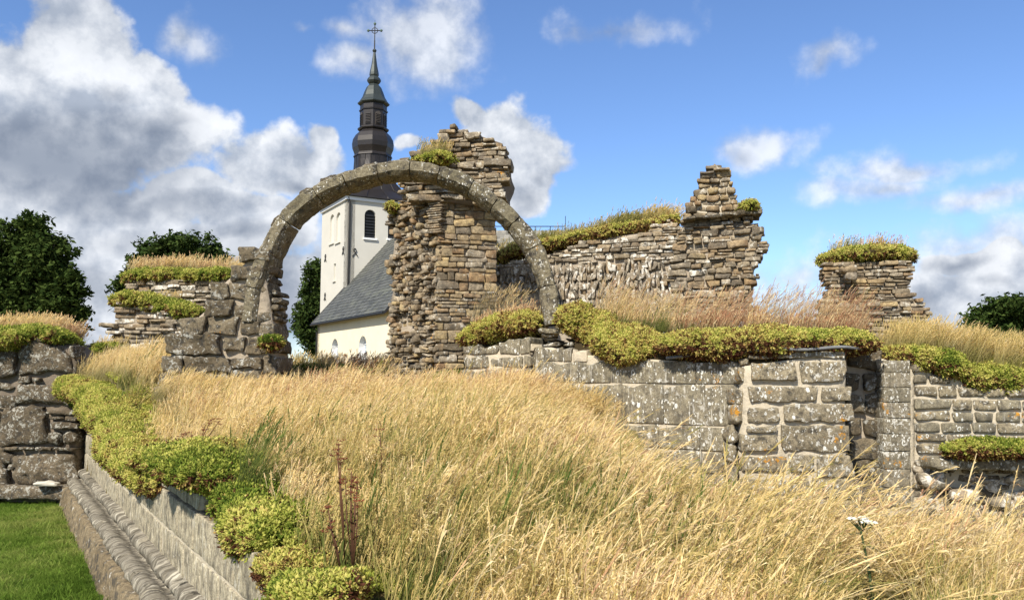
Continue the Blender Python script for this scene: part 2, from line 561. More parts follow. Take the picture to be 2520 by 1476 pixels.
def block_vf(wd, dp, ht, seed=0, r=.02, cell=.07, amp=.012, freq=7.0, strata=0.0, back=True, warp=None):
    """rounded, roughened stone of width, depth, height; front faces -y"""
    hx, hy, hz = wd / 2, dp / 2, ht / 2
    r = min(r, hx * .9, hy * .9, hz * .9)
    cell = max(cell, .02)
    X, Y, Z = axis_pts(hx, r, cell), axis_pts(hy, r, max(cell * 1.6, dp / 3)), axis_pts(hz, r, cell)
    V, Fc = [], []
    n0 = 0

    def grid(A, B, fn, flip):
        nonlocal n0
        a, b = len(A), len(B)
        for i in range(a):
            for j in range(b):
                V.append(fn(A[i], B[j]))
        for i in range(a - 1):
            for j in range(b - 1):
                q = [n0 + i * b + j, n0 + (i + 1) * b + j, n0 + (i + 1) * b + j + 1, n0 + i * b + j + 1]
                Fc.append(q[::-1] if flip else q)
        n0 += a * b
    grid(X, Z, lambda x, z: (x, -hy, z), False)
    if back: grid(X, Z, lambda x, z: (x, hy, z), True)
    grid(Y, Z, lambda y, z: (-hx, y, z), True)
    grid(Y, Z, lambda y, z: (hx, y, z), False)
    grid(X, Y, lambda x, y: (x, y, -hz), True)
    grid(X, Y, lambda x, y: (x, y, hz), False)
    v = np.array(V)
    inner = np.stack([np.clip(v[:, 0], -hx + r, hx - r), np.clip(v[:, 1], -hy + r, hy - r), np.clip(v[:, 2], -hz + r, hz - r)], 1)
    dlt = v - inner
    l = np.linalg.norm(dlt, axis=1)[:, None] + 1e-9
    q = inner + dlt / l * np.minimum(l, r)
    if warp is None: warp = min(.16, amp * 7)
    if warp > 0:
        wr = np.random.RandomState(seed % 9999 + 3)
        cw = wr.uniform(-1, 1, (2, 2, 2, 3)) * warp * np.array([min(wd, ht * 2.2), dp * .3, ht])
        t0 = q / np.array([wd, dp, ht]) + .5
        for a_ in (0, 1):
            for b_ in (0, 1):
                for c_ in (0, 1):
                    wq = (t0[:, 0] if a_ else 1 - t0[:, 0]) * (t0[:, 1] if b_ else 1 - t0[:, 1]) * (t0[:, 2] if c_ else 1 - t0[:, 2])
                    q = q + wq[:, None] * cw[a_, b_, c_]
    # merge
    key = np.round(q * 4000).astype(np.int64)
    _, idx, inv = np.unique(key, axis=0, return_index=True, return_inverse=True)
    inv = inv.ravel()
    q = q[idx]
    s = seed * 17.3
    off = np.array([s, s * .7, s * 1.3])
    if amp > 0:
        d = np.stack([fbm(q * freq + off, 1), fbm(q * freq + off + 31, 2), fbm(q * freq + off + 67, 3)], 1)
        q = q + d * amp
        if strata > 0:
            st = vn(np.stack([q[:, 0] * 2 + s, q[:, 1] * 2, q[:, 2] * 28], 1), 9)
            q[:, 1] += st * strata
            q[:, 0] += st * strata * .5 * np.sign(q[:, 0])
    fs = []
    for fc in Fc:
        g = [int(inv[i]) for i in fc]
        u = []
        for i in g:
            if i not in u: u.append(i)
        if len(u) >= 3: fs.append(u)
    return q, fs


class Face:
    """a vertical wall face through two plan points; s runs along it, normal points to the camera side"""
    def __init__(s, pa, da, pb, db):
        s.A = P(pa, HOR, da).to_2d(); s.B = P(pb, HOR, db).to_2d()
        d = s.B - s.A
        s.L = d.length
        s.d = d / s.L
        s.n = Vector((s.d.y, -s.d.x))
        s.ang = math.atan2(s.d.y, s.d.x)

    def sz(s, px, py):
        x, y, z = ray(px, py)
        # solve t*(x,y) = A + u*d
        den = x * s.d.y - y * s.d.x
        t = (s.A.x * s.d.y - s.A.y * s.d.x) / den
        u = (Vector((t * x, t * y)) - s.A).dot(s.d)
        return u, EYE + t * z

    def w(s, u, z, out=0.0):
        q = s.A + s.d * u + s.n * out
        return Vector((q.x, q.y, z))


def block(rt, fc, box, name='stone', dep=.35, proud=0.0, mat=None, seed=None, gap=.012, **kw):
    """box in picture units on a wall face; becomes one stone"""
    x0, y0, x1, y1 = box
    u0, z1 = fc.sz(x0, (y0 + y1) / 2)[0], fc.sz((x0 + x1) / 2, y0)[1]
    u1, z0 = fc.sz(x1, (y0 + y1) / 2)[0], fc.sz((x0 + x1) / 2, y1)[1]
    return block_sz(rt, fc, u0, z0, u1, z1, name, dep, proud, mat, seed, gap, **kw)


def block_sz(rt, fc, u0, z0, u1, z1, name='stone', dep=.35, proud=0.0, mat=None, seed=None, gap=.012, tilt=0.0, **kw):
    wd, ht = abs(u1 - u0) - gap, abs(z1 - z0) - gap
    if wd < .02 or ht < .015: return None
    if seed is None: seed = rnd.randrange(10000)
    v, f = block_vf(wd, dep, ht, seed, **kw)
    me = mesh_of(name, v, f, mat, None, True)
    c = fc.w((u0 + u1) / 2, (z0 + z1) / 2, proud - dep / 2)
    return place(name, me, rt, c, (0, tilt, fc.ang))


def intervals(poly, z):
    xs = []
    n = len(poly)
    for i in range(n):
        (x0, y0), (x1, y1) = poly[i], poly[(i + 1) % n]
        if (y0 <= z < y1) or (y1 <= z < y0):
            xs.append(x0 + (z - y0) / (y1 - y0) * (x1 - x0))
    xs.sort()
    return list(zip(xs[0::2], xs[1::2]))


def core(rt, fc, poly, thick, mat, inset=.05, name='rubble_core', rough=.03, din=None, skew=0.0):
    """the mortar body behind the facing stones: the outline given real thickness"""
    cell = .16
    if din is None: din = inset
    pz = [q[1] for q in poly]
    z = min(pz)
    V, Fc = [], []
    rows = []
    nz = max(2, int((max(pz) - min(pz)) / cell) + 1)
    NX = 8
    for i in range(nz + 1):
        zz = min(pz) + (max(pz) - min(pz)) * i / nz
        zt = min(max(zz, min(pz) + 1e-3), max(pz) - 1e-3)
        iv = intervals(poly, zt)
        if not iv: continue
        a = min(q[0] for q in iv) + inset; b = max(q[1] for q in iv) - inset
        if b - a < .03: a, b = (a + b) / 2 - .015, (a + b) / 2 + .015
        rows.append((zz - (inset * .6 if i == nz else 0), a, b))
    for (zz, a, b) in rows:
        ring = [(a + (b - a) * k / NX, -din) for k in range(NX + 1)] + [(b, -din - (thick - din) * k / 3) for k in range(1, 4)] + \
               [(b + (a - b) * k / NX, -thick) for k in range(1, NX + 1)] + [(a, -thick + (thick - inset) * k / 3) for k in range(1, 3)]
        for (u, o) in ring:
            V.append(fc.w(u - skew * o, zz, o))
    R = len(ring)
    v = np.array([tuple(q) for q in V])
    v += np.stack([fbm(v * 4, 5), fbm(v * 4 + 9, 6), fbm(v * 4 + 19, 7)], 1) * rough
    for i in range(len(rows) - 1):
        for k in range(R):
            Fc.append((i * R + k, i * R + (k + 1) % R, (i + 1) * R + (k + 1) % R, (i + 1) * R + k))
    Fc.append(tuple(range((len(rows) - 1) * R, len(rows) * R)))
    o = part(name, v, Fc, mat, rt, True)
    return o


def coursed(rt, fc, poly_px, mats, ch=(.06, .12), ln=(.15, .4), dep=.3, proud=.03, limit=290, name='stone', amp=.012, r=.018,
            cell=.07, strata=.0, edge=.06, wob=.01, skip=None, wt=None, gap=.014, tilt=.02, thickcore=None, coremat=None, body=True, split=.25,
            fn=None, din=.07, skew=0.0):
    poly = [fc.sz(*q) for q in poly_px]
    z0, z1 = min(q[1] for q in poly), max(q[1] for q in poly)
    items = []
    z = z0
    while z < z1 - .02:
        h = rnd.uniform(*ch)
        zc = z + h / 2
        for (a, b) in intervals(poly, min(zc, z1 - .004)):
            a += rnd.uniform(-edge, edge * .4); b += rnd.uniform(-edge * .4, edge)
            if b - a < .05: continue
            u = a
            while u < b - .03:
                l = rnd.uniform(*ln) * (0.6 + h / ch[1] * .5)
                if b - (u + l) < ln[0] * .6: l = b - u
                if skip and skip(u + l / 2, zc):
                    u += l; continue
                if rnd.random() < split and h > ch[0] * 1.3:
                    k = rnd.uniform(.35, .65)
                    items.append((u, z, l, h * k)); items.append((u, z + h * k, l, h * (1 - k)))
                else:
                    items.append((u, z, l, h))
                u += l
        z += h
    items.sort(key=lambda q: -q[2] * q[3])
    if not isinstance(mats, (list, tuple)): mats = [mats]
    JV, JF, JM, n0 = [], [], [], 0
    for i, (u, zz, l, h) in enumerate(items):
        pr = rnd.uniform(-proud, proud)
        if fn: pr += fn(u + l / 2, zz + h / 2)
        dz = rnd.uniform(-wob, wob)
        dd = dep * rnd.uniform(.75, 1.1)
        wd, ht = l - gap * rnd.uniform(.2, 1.3), h - gap * rnd.uniform(.0, 1.1)
        if wd < .03 or ht < .012: continue
        v, f = block_vf(wd, dd, ht, rnd.randrange(9999), r=min(r, ht * .30), cell=cell, amp=min(amp, ht * .16), freq=9, strata=strata)
        c = fc.w(u + l / 2, zz + h / 2 + dz, pr - dd / 2)
        ty = rnd.gauss(0, tilt)
        rz = fc.ang + rnd.gauss(0, .05)
        mk = rnd.randrange(len(mats))
        if i < limit:
            place(name, mesh_of(name, v, f, mats[mk], None, True), rt, c, (rnd.gauss(0, .03), ty, rz))
        else:
            mt = Matrix.Rotation(rz, 4, 'Z') @ Matrix.Rotation(ty, 4, 'Y')
            R_ = np.array(mt.to_3x3())
            v = v @ R_.T + np.array(tuple(c))
            JV.append(v); JF += [tuple(n0 + k for k in q) for q in f]; JM += [mk] * len(f); n0 += len(v)
    if JV:
        o = part('small_rubble', np.concatenate(JV), JF, mats, rt, True, JM)
        o['kind'] = 'stuff'
    if body:
        core(rt, fc, poly, thickcore or .8, coremat or M['mortar'], din=din, rough=.045, skew=skew)
    return poly


# ------------------------------------------------------------------ scattering (geometry nodes; only for uncountable plants)
def hidden_coll(name, meshes):
    c = bpy.data.collections.new(name)
    for i, me in enumerate(meshes):
        o = bpy.data.objects.new('%s_%02d' % (name, i), me)
        c.objects.link(o)
    return c


def scatter(name, pts, rot, scl, tint, coll, nproto, label, cat, mat=None):
    pts = np.asarray(pts, dtype=np.float32)
    n = len(pts)
    me = bpy.data.meshes.new(name)
    me.vertices.add(n)
    me.vertices.foreach_set('co', pts.ravel())
    a = me.attributes.new('rot', 'FLOAT_VECTOR', 'POINT'); a.data.foreach_set('vector', np.asarray(rot, dtype=np.float32).ravel())
    a = me.attributes.new('scl', 'FLOAT', 'POINT'); a.data.foreach_set('value', np.asarray(scl, dtype=np.float32))
    a = me.attributes.new('tint', 'FLOAT', 'POINT'); a.data.foreach_set('value', np.asarray(tint, dtype=np.float32))
    a = me.attributes.new('pick', 'INT', 'POINT'); a.data.foreach_set('value', nr.randint(0, nproto, n).astype(np.int32))
    me.update()
    o = bpy.data.objects.new(name, me)
    COL.objects.link(o)
    g = bpy.data.node_groups.new('scatter_' + name, 'GeometryNodeTree')
    g.interface.new_socket('Geometry', in_out='INPUT', socket_type='NodeSocketGeometry')
    g.interface.new_socket('Geometry', in_out='OUTPUT', socket_type='NodeSocketGeometry')
    gi = g.nodes.new('NodeGroupInput'); go = g.nodes.new('NodeGroupOutput')
    ip = g.nodes.new('GeometryNodeInstanceOnPoints')
    ci = g.nodes.new('GeometryNodeCollectionInfo')
    ci.inputs['Collection'].default_value = coll
    ci.inputs['Separate Children'].default_value = True
    ci.inputs['Reset Children'].default_value = True

    def na(nm, ty):
        k = g.nodes.new('GeometryNodeInputNamedAttribute'); k.data_type = ty
        k.inputs['Name'].default_value = nm
        return k.outputs['Attribute']
    e = g.nodes.new('FunctionNodeEulerToRotation')
    L = g.links.new
    L(na('rot', 'FLOAT_VECTOR'), e.inputs[0])
    L(gi.outputs[0], ip.inputs['Points'])
    L(ci.outputs[0], ip.inputs['Instance'])
    ip.inputs['Pick Instance'].default_value = True
    L(na('pick', 'INT'), ip.inputs['Instance Index'])
    L(e.outputs[0], ip.inputs['Rotation'])
    L(na('scl', 'FLOAT'), ip.inputs['Scale'])
    L(ip.outputs[0], go.inputs[0])
    md = o.modifiers.new('scatter', 'NODES')
    md.node_group = g
    return tag(o, label, cat, kind='stuff')


def strip_mesh(name, strips, mat):
    """strips: list of (pts Nx3, widths N, side vec, along0, along1)"""
    V, Fc, A = [], [], []
    n0 = 0
    for (pts, wd, side, a0, a1) in strips:
        n = len(pts)
        for i in range(n):
            s = side * wd[i] / 2
            V.append(pts[i] - s); V.append(pts[i] + s)
            al = a0 + (a1 - a0) * i / (n - 1)
            A += [al, al]
        for i in range(n - 1):
            k = n0 + 2 * i
            Fc.append((k, k + 1, k + 3, k + 2))
        n0 += 2 * n
    me = mesh_of(name, V, Fc, mat)
    a = me.attributes.new('along', 'FLOAT', 'POINT')
    a.data.foreach_set('value', np.array(A, dtype=np.float32))
    return me


def tuft(name, seed, n=34, h=(.36, .62), spread=.11, lean=(.30, .05), headp=.75, wdt=.0035, green=.25, mat=None, headsize=1.0):
    q = random.Random(seed)
    S = []
    for i in range(n):
        a = q.uniform(0, 6.283); rr = spread * math.sqrt(q.random())
        b = np.array([rr * math.cos(a), rr * math.sin(a), -.03])
        H = q.uniform(*h)
        la = q.uniform(0, 6.283); lm = q.uniform(0, .30)
        lx = lean[0] * q.uniform(.3, 1.7) + lm * math.cos(la)
        ly = lean[1] + lm * math.sin(la)
        leaf = q.random() > headp
        if leaf: H *= q.uniform(.35, .75)
        K = 5
        pts = []
        for k in range(K):
            u = k / (K - 1)
            bend = u ** 1.9
            pts.append(b + np.array([lx * H * bend * (1.3 if leaf else 1), ly * H * bend, H * (u - .18 * (lx * lx + ly * ly) * u * u)]))
        fa = q.uniform(-.9, .9)
        side = np.array([math.cos(fa), math.sin(fa), 0])
        if leaf:
            S.append((pts, [wdt * 1.3, wdt * 1.5, wdt * 1.3, wdt, wdt * .2], side, 0, .45))
        else:
            S.append((pts, [wdt, wdt * .9, wdt * .8, wdt * .7, wdt * .6], side, 0, .9))
            # seed head: loose drooping panicle on the top fifth
            top = pts[-1]; d = pts[-1] - pts[-2]; d = d / (np.linalg.norm(d) + 1e-6)
            hl = q.uniform(.07, .13) * headsize
            nb_ = q.randint(5, 8)
            for j in range(nb_):
                u = j / nb_
                base = top - d * hl * (1 - u)
                aa = q.uniform(0, 6.283)
                out = np.array([math.cos(aa) + .7, math.sin(aa), q.uniform(-.2, .5)])
                out /= np.linalg.norm(out)
                l = hl * (.42 - .22 * u) * q.uniform(.6, 1.2)
                p2 = base + out * l * .5 + d * l * .55
                p3 = base + out * l + d * l * .6 + np.array([0, 0, -l * .25])
                sd = np.cross(out, d); sd /= (np.linalg.norm(sd) + 1e-6)
                S.append(([base, p2, p3], [wdt * .5, wdt * 1.5, wdt * .4], sd, 1, 1))
            S.append(([top - d * hl, top - d * hl * .4, top + d * hl * .2], [wdt * .8, wdt * 2.0, wdt * .4], side, 1, 1))
    return strip_mesh(name, S, mat or M['grass'])


def lawn_tuft(name, seed):
    q = random.Random(seed)
    S = []
    for i in range(46):
        a = q.uniform(0, 6.283); rr = .085 * math.sqrt(q.random())
        b = np.array([rr * math.cos(a), rr * math.sin(a), -.01])
        H = q.uniform(.02, .055)
        lx, ly = q.gauss(0, .5), q.gauss(0, .5)
        pts = [b, b + np.array([lx * H * .3, ly * H * .3, H * .6]), b + np.array([lx * H, ly * H, H])]
        fa = q.uniform(0, 3.14)
        S.append((pts, [.004, .004, .001], np.array([math.cos(fa), math.sin(fa), 0]), 0, 1))
    return strip_mesh(name, S, M['lawn_blade'])


def sprig(name, seed, n=15, size=.03, leaf=.0135):
    """one stonecrop shoot bunch: short stems thick with small fleshy pointed leaves"""
    q = random.Random(seed)
    V, Fc, A = [], [], []
    for st in range(3):
        a = q.uniform(0, 6.283); rr = size * .55 * q.random()
        b = np.array([rr * math.cos(a), rr * math.sin(a), -size * .4])
        ax = np.array([q.gauss(0, .35), q.gauss(0, .35), 1.0]); ax /= np.linalg.norm(ax)
        H = size * q.uniform(.8, 1.5)
        for j in range(n // 2 + 1):
            u = (j + 1) / (n // 2 + 1)
            c = b + ax * H * u
            aa = j * 2.4 + q.uniform(-.3, .3)
            e = np.array([math.cos(aa), math.sin(aa), q.uniform(.15, .9) + u * .8]); e /= np.linalg.norm(e)
            s = np.cross(e, ax); s /= (np.linalg.norm(s) + 1e-6)
            L = leaf * q.uniform(.8, 1.25) * (1.15 - .35 * u)
            wq = L * .36
            up = np.cross(s, e) * wq * .8
            k = len(V)
            V += [c, c + e * L * .55 - s * wq, c + e * L * 1.25, c + e * L * .55 + s * wq, c + e * L * .5 + up]
            Fc += [(k, k + 1, k + 4), (k + 1, k + 2, k + 4), (k + 2, k + 3, k + 4), (k + 3, k, k + 4)]
            A += [.25 + .75 * u] * 5
    me = mesh_of(name, V, Fc, M['sedum'], None, True)
    a = me.attributes.new('along', 'FLOAT', 'POINT')
    a.data.foreach_set('value', np.array(A, dtype=np.float32))
    return me


C_GRASS = hidden_coll('tall_tuft', [tuft('tuft_a%d' % i, 11 + i) for i in range(8)])
C_WISP = hidden_coll('wisp_tuft', [tuft('tuft_b%d' % i, 51 + i, n=16, h=(.40, .85), spread=.14, lean=(.32, .0), headp=.85, wdt=.0035, headsize=1.15) for i in range(6)])
C_ARC = hidden_coll('arc_tuft', [tuft('tuft_e%d' % i, 251 + i, n=18, h=(.5, .85), spread=.16, lean=(.95, .1), headp=.8, wdt=.0042, headsize=1.3) for i in range(6)])
C_PLUME = hidden_coll('plume_tuft', [tuft('tuft_f%d' % i, 301 + i, n=5, h=(.45, .85), spread=.10, lean=(.5, .05), headp=1.0, wdt=.0050, headsize=2.1) for i in range(8)])
C_GREEN = hidden_coll('green_tuft', [tuft('tuft_c%d' % i, 91 + i, n=40, h=(.35, .62), spread=.10, lean=(.12, .0), headp=.12, wdt=.004) for i in range(5)])
C_SHORT = hidden_coll('short_tuft', [tuft('tuft_d%d' % i, 131 + i, n=26, h=(.16, .36), spread=.12, lean=(.18, 0), headp=.7, wdt=.005, headsize=.55) for i in range(6)])
C_LAWN = hidden_coll('lawn_tuft', [lawn_tuft('lawn_t%d' % i, 171 + i) for i in range(5)])
C_SED = hidden_coll('sedum_sprig', [sprig('sprig_%d' % i, 201 + i) for i in range(6)])


def nz(x, y, s, k=1.0):
    return vn(np.stack([np.asarray(x) * k, np.asarray(y) * k, np.zeros(len(np.atleast_1d(x))) + .5], 1), s)


# ------------------------------------------------------------------ terrain
def wall_x(y):
    return 1.5 - .642 * y


def sst(a, b, x):
    t_ = np.clip((x - a) / (b - a), 0, 1)
    return t_ * t_ * (3 - 2 * t_)


def ground(x, y):
    x = np.asarray(x, dtype=float); y = np.asarray(y, dtype=float)
    g = 1.02 + .26 * sst(3, 6.5, y) + .26 * sst(8, 12, y)
    g = g + .45 * sst(-3.2, -5.5, x) * sst(9, 11.5, y)
    # hollow in front of the block wall
    dip = sst(-.35, 1.9, x - .06 * (y - 5)) * sst(3.6, 6.2, y + .25 * (x - 2)) * (1 - sst(9.9, 10.0, y))
    g = g - .95 * dip
    g = g - .15 * sst(1.0, 3.2, x) * (1 - dip) * (1 - sst(9, 9.5, y))
    g = g + .05 * vn(np.stack([x.ravel() * .9, y.ravel() * .9, x.ravel() * 0], 1), 3).reshape(g.shape)
    # lawn court on the left
    lawn = (x < wall_x(y) + .16) & (y < 13.4)
    g = np.where(lawn, -.02, g)
    far = sst(16, 40, np.hypot(x, y))
    g = g * (1 - far) + 1.75 * far
    return g


def axis(near_lo, near_hi, st, far):
    a = list(np.arange(near_lo, near_hi + 1e-6, st))
    lo, hi, k = near_lo, near_hi, st
    L_, H_ = [], []
    while hi < far or lo > -far:
        k *= 1.35
        lo -= k; hi += k
        L_.append(lo); H_.append(hi)
    return np.array(L_[::-1] + a + H_)


gx, gy = axis(-9, 9, .16, 2500), axis(-2, 17, .16, 2500)
GX, GY = np.meshgrid(gx, gy, indexing='ij')
GZ = ground(GX, GY)
v = np.stack([GX.ravel(), GY.ravel(), GZ.ravel()], 1)
ny = len(gy)
idx = np.arange(len(gx) * ny).reshape(len(gx), ny)
f = np.stack([idx[:-1, :-1].ravel(), idx[1:, :-1].ravel(), idx[1:, 1:].ravel(), idx[:-1, 1:].ravel()], 1)
o = place('ground', mesh_of('ground', v, f, M['field'], None, True))
tag(o, 'earth bank and fields reaching the horizon', kind='structure')
# lawn sheet
v = []
for y in np.arange(-3, 13.01, .5):
    for k in range(13):
        xx = wall_x(y) - .12 - k * .9
        v.append((xx, y, .012 * math.sin(xx * 1.3) * math.cos(y * 1.1) + .004))
n_ = 13
f = [(i * n_ + j, (i + 1) * n_ + j, (i + 1) * n_ + j + 1, i * n_ + j + 1) for i in range(len(v) // n_ - 1) for j in range(n_ - 1)]
f = [q[::-1] for q in f]
tag(place('lawn', mesh_of('lawn', v, f, M['lawn'], None, True)), 'mown green lawn below the moulded wall', kind='structure')

# ------------------------------------------------------------------ left rough boulder wall
def zA(b):   # boxes read from an enlarged view of the lower left corner
    return (b[0] * .534, 687.5 + b[1] * .534, b[2] * .534, 687.5 + b[3] * .534)


fL = Face(-260, 13.0, 200, 13.0)
rt = root('boulder_wall', 'boulder wall at the left edge, dark lichened boulders in brown mortar above the lawn', 'wall', P(60, 1232, 13))
core(rt, fL, [fL.sz(-260, 1234), fL.sz(190, 1234), fL.sz(192, 1000), fL.sz(188, 870), fL.sz(150, 838), fL.sz(-260, 838)][::-1], 1.3, M['mortar_dark'], inset=.07, rough=.05)
for b in [(-120, 300, 60, 445), (55, 288, 332, 448), (-100, 465, 60, 520), (-60, 525, 70, 590), (85, 480, 334, 578), (-220, 300, -120, 440),
          (0, 600, 212, 765), (-240, 600, -10, 740), (225, 695, 290, 768), (290, 690, 362, 760), (60, 790, 345, 955), (-250, 780, 0, 960),
          (0, 790, 60, 850), (0, 865, 45, 950), (-240, 460, -100, 590), (100, 240, 250, 290), (-480, 300, -225, 445), (-470, 455, -350, 590), (-345, 460, -245, 590), (-480, 600, -245, 745), (-480, 755, -255, 960)]:
    block(rt, fL, zA(b), 'boulder', .6, rnd.uniform(.03, .1), M['boulder'], r=.08, cell=.05, amp=.045, freq=5, strata=.0)
for b in [(85, 445, 145, 472), (150, 455, 190, 472), (255, 445, 340, 478), (215, 600, 362, 625), (220, 628, 300, 650), (300, 628, 364, 655), (222, 655, 362, 690),
          (0, 768, 90, 788), (95, 770, 160, 785), (165, 768, 240, 786), (245, 772, 350, 790), (265, 880, 335, 940), (40, 850, 70, 880), (0, 590, 60, 602), (130, 582, 200, 598),
          (70, 588, 120, 600), (330, 300, 355, 360), (335, 370, 358, 440), (338, 480, 362, 560)]:
    block(rt, fL, zA(b), 'stone', .35, rnd.uniform(.02, .07), M['boulder'], r=.03, cell=.05, amp=.02, freq=9, strata=.01, tilt=rnd.gauss(0, .03))
fL2 = Face(182, 13.45, 262, 13.45)
core(rt, fL2, [fL2.sz(180, 1236), fL2.sz(262, 1236), fL2.sz(262, 925), fL2.sz(180, 925)][::-1], .8, M['mortar_dark'], inset=.05, name='return_core')
for b in [(345, 480, 365, 600), (368, 560, 450, 635), (370, 640, 445, 700), (368, 706, 445, 790), (366, 800, 445, 840), (364, 845, 444, 888), (362, 893, 425, 935), (362, 940, 420, 990),
          (368, 500, 420, 555)]:
    block(rt, fL2, zA(b), 'stone', .35, rnd.uniform(.02, .06), M['boulder'], r=.03, cell=.05, amp=.025, freq=8, strata=.008)
fLd = Face(-260, 12.75, 200, 12.75)
for b in [(-260, 1195, -60, 1234), (-55, 1196, 188, 1230)]:
    block(rt, fLd, b, 'plinth_stone', .5, 0, M['boulder'], r=.08, cell=.08, amp=.02, freq=5)
c = P(113, 1190, 12.7)
v, f = block_vf(.34, .22, .075, 5, r=.03, cell=.05, amp=.02, freq=7)
v[:, 2] *= 1 - np.abs(v[:, 0]) * 2.2
o = place('flat_stone', mesh_of('flat_stone', v, f, M['slab_white'], None, False), None, c, (0, .06, .2))
tag(o, 'pale flat stone lying on the plinth ledge of the boulder wall', 'stone')

# ------------------------------------------------------------------ left ashlar wall with moulded plinth
dW = Vector((-.642, 1.0)).normalized()     # direction away from the camera
nW = Vector((-dW.y, dW.x))                 # towards the lawn


def WL(y, z, off=0.0):
    return Vector((wall_x(y) + nW.x * off, y + nW.y * off, z))


rt = root('ashlar_plinth_wall', 'low streaked ashlar wall with heavy roll mouldings running along the lawn towards the viewer', 'wall', WL(8, 0))
# body
ys = np.linspace(2.0, 13.4, 40)
prof = [(.012, .0), (.012, 1.05), (-.30, 1.02), (-.36, .7), (-.36, 0)]
V, Fc = [], []
for y in ys:
    for (o_, z_) in prof:
        V.append(WL(y, z_, o_ - .019))
R = len(prof)
for i in range(len(ys) - 1):
    for k in range(R):
        Fc.append((i * R + k, i * R + (k + 1) % R, (i + 1) * R + (k + 1) % R, (i + 1) * R + k))
part('rubble_core', V, Fc, M['mortar_cream'], rt)


class LineFace:
    def __init__(s, off=0.0):
        s.off = off
        s.ang = math.atan2(-dW.y, -dW.x)

    def w(s, u, z, out=0.0):       # u = distance along the wall from y=0, growing away from the camera
        return Vector((1.5, 0, z)) + Vector((dW.x * u + nW.x * (out + s.off), dW.y * u + nW.y * (out + s.off), 0))


lf = LineFace()
UY = math.hypot(.642, 1.0)


def ypx(px):
    return 1.5 / (.642 - (CX - px) / F)


def topz(px, py):
    y = ypx(px)
    return P(px, py, y).z


# jagged top of the ashlar as (picture x, z)
courses = [(.52, .79), (.79, 1.09), (1.09, 1.44)]
for (za, zb) in courses:
    u = 1.7 * UY
    k = 0
    while u < 13.3 * UY:
        l = rnd.uniform(.45, .75)
        y = (u + l / 2) / UY
        t1 = zb
        if zb > 1.3:
            # upper course survives only in places; broken tops
            if 7.2 < y < 10.2 or y < 5.8:
                u += l; continue
            t1 = zb - rnd.uniform(0, .12) - (.16 if y < 4.8 else 0)
        if y < 4.35 and zb > 1.0:
            if zb > 1.3: u += l; continue
            t1 = zb - .08
        v, f = block_vf(l - .018, .3, t1 - za - .022, rnd.randrange(999), r=.010, cell=.06, amp=.007, freq=9, warp=0)
        if zb > 1.3 or (zb > 1.0 and 7.2 < y < 10.2):     # splintered upper edge
            hz = (t1 - za) / 2
            tp = v[:, 2] > hz * .3
            v[tp, 2] -= np.abs(fbm(np.stack([v[tp, 0] * 13 + u, v[tp, 0] * 0, v[tp, 0] * 0], 1), 4)) * .10
        c = lf.w(u + l / 2, (za + t1) / 2, -.15 + rnd.uniform(-.003, .004))
        place('ashlar_block', mesh_of('ashlar_block', v, f, M['ashlar_left'], None, True), rt, c, (0, 0, lf.ang))
        u += l
        k += 1
# mouldings: (offset from face, z) profile, split in stones
mold = [(.0, .545), (.010, .54)] + [(.028 + .062 * math.sin(a), .475 + .060 * math.cos(a)) for a in np.linspace(.2, 2.7, 8)]
mold += [(.035, .40), (.055, .385), (.09, .39), (.105, .40)]
mold += [(.165 + .085 * math.sin(a), .35 + .068 * math.cos(a)) for a in np.linspace(-.6, 2.6, 10)]
mold += [(.19, .27)]
plin = [(.17, .30), (.275, .292), (.295, .265), (.345, .0), (.35, -.1)]


def sweep(prof_, u0, u1, seed, nm, mt, amp, n=None, smooth=True):
    n = n or max(3, int((u1 - u0) / .035))
    V_, F_ = [], []
    pr = prof_ + [(-.1, prof_[-1][1]), (-.1, prof_[0][1])]
    R_ = len(pr)
    for i in range(n + 1):
        uu = u0 + (u1 - u0) * i / n
        for j, (o_, z_) in enumerate(pr):
            V_.append(tuple(lf.w(uu, z_, o_)))
    v_ = np.array(V_)
    nn = fbm(v_ * np.array([9, 9, 9]) + seed, 3, 4)
    # flaking: bites out of the surface that run down the profile
    al = v_[:, 0] * dW.x + v_[:, 1] * dW.y
    rib = fbm(np.stack([al * 11, v_[:, 2] * 9, al * 0], 1), 8)
    pull = (nn * amp + rib * amp * .55)
    mask = np.tile(np.array([1.0] * len(prof_) + [0, 0]), n + 1)
    v_[:, 0] += nW.x * pull * mask; v_[:, 1] += nW.y * pull * mask
    v_[:, 2] += nn * amp * .5 * mask
    for i in range(n):
        for k in range(R_):
            F_.append((i * R_ + (k + 1) % R_, i * R_ + k, (i + 1) * R_ + k, (i + 1) * R_ + (k + 1) % R_))
    F_.append(tuple(range(R_))); F_.append(tuple(range(n * R_, n * R_ + R_))[::-1])
    return part(nm, v_, F_, mt, rt, smooth)


m, t = new_mat('moulded_limestone')
p = pos(t)
al = t.vmath('DOT_PRODUCT', p, (dW.x, dW.y, 0))
cb = t.new('ShaderNodeCombineXYZ')
t.put(cb.inputs[0], t.math('MULTIPLY_ADD', t.noise(p, 5, 3), 2.2, t.math('MULTIPLY', al, 21))); sp_ = t.new('ShaderNodeSeparateXYZ'); t.put(sp_.inputs[0], p)
t.put(cb.inputs[1], t.math('MULTIPLY', sp_.outputs[2], 2.5))
s1 = t.noise(cb.outputs[0], 1.0, 4, .6)
n3 = t.noise(p, 50, 4, .7)
b = t.mix(t.step(s1, .40, .60), (.12, .105, .08), (.29, .26, .205))
b = t.mix(t.step(t.noise(p, 7, 5, .7), .56, .66), b, (.05, .045, .035))
b = t.mix(t.math('MULTIPLY', t.math('MULTIPLY', t.step(s1, .54, .64), .8), t.step(t.noise(p, 5, 4), .42, .58)), b, (.56, .52, .42))
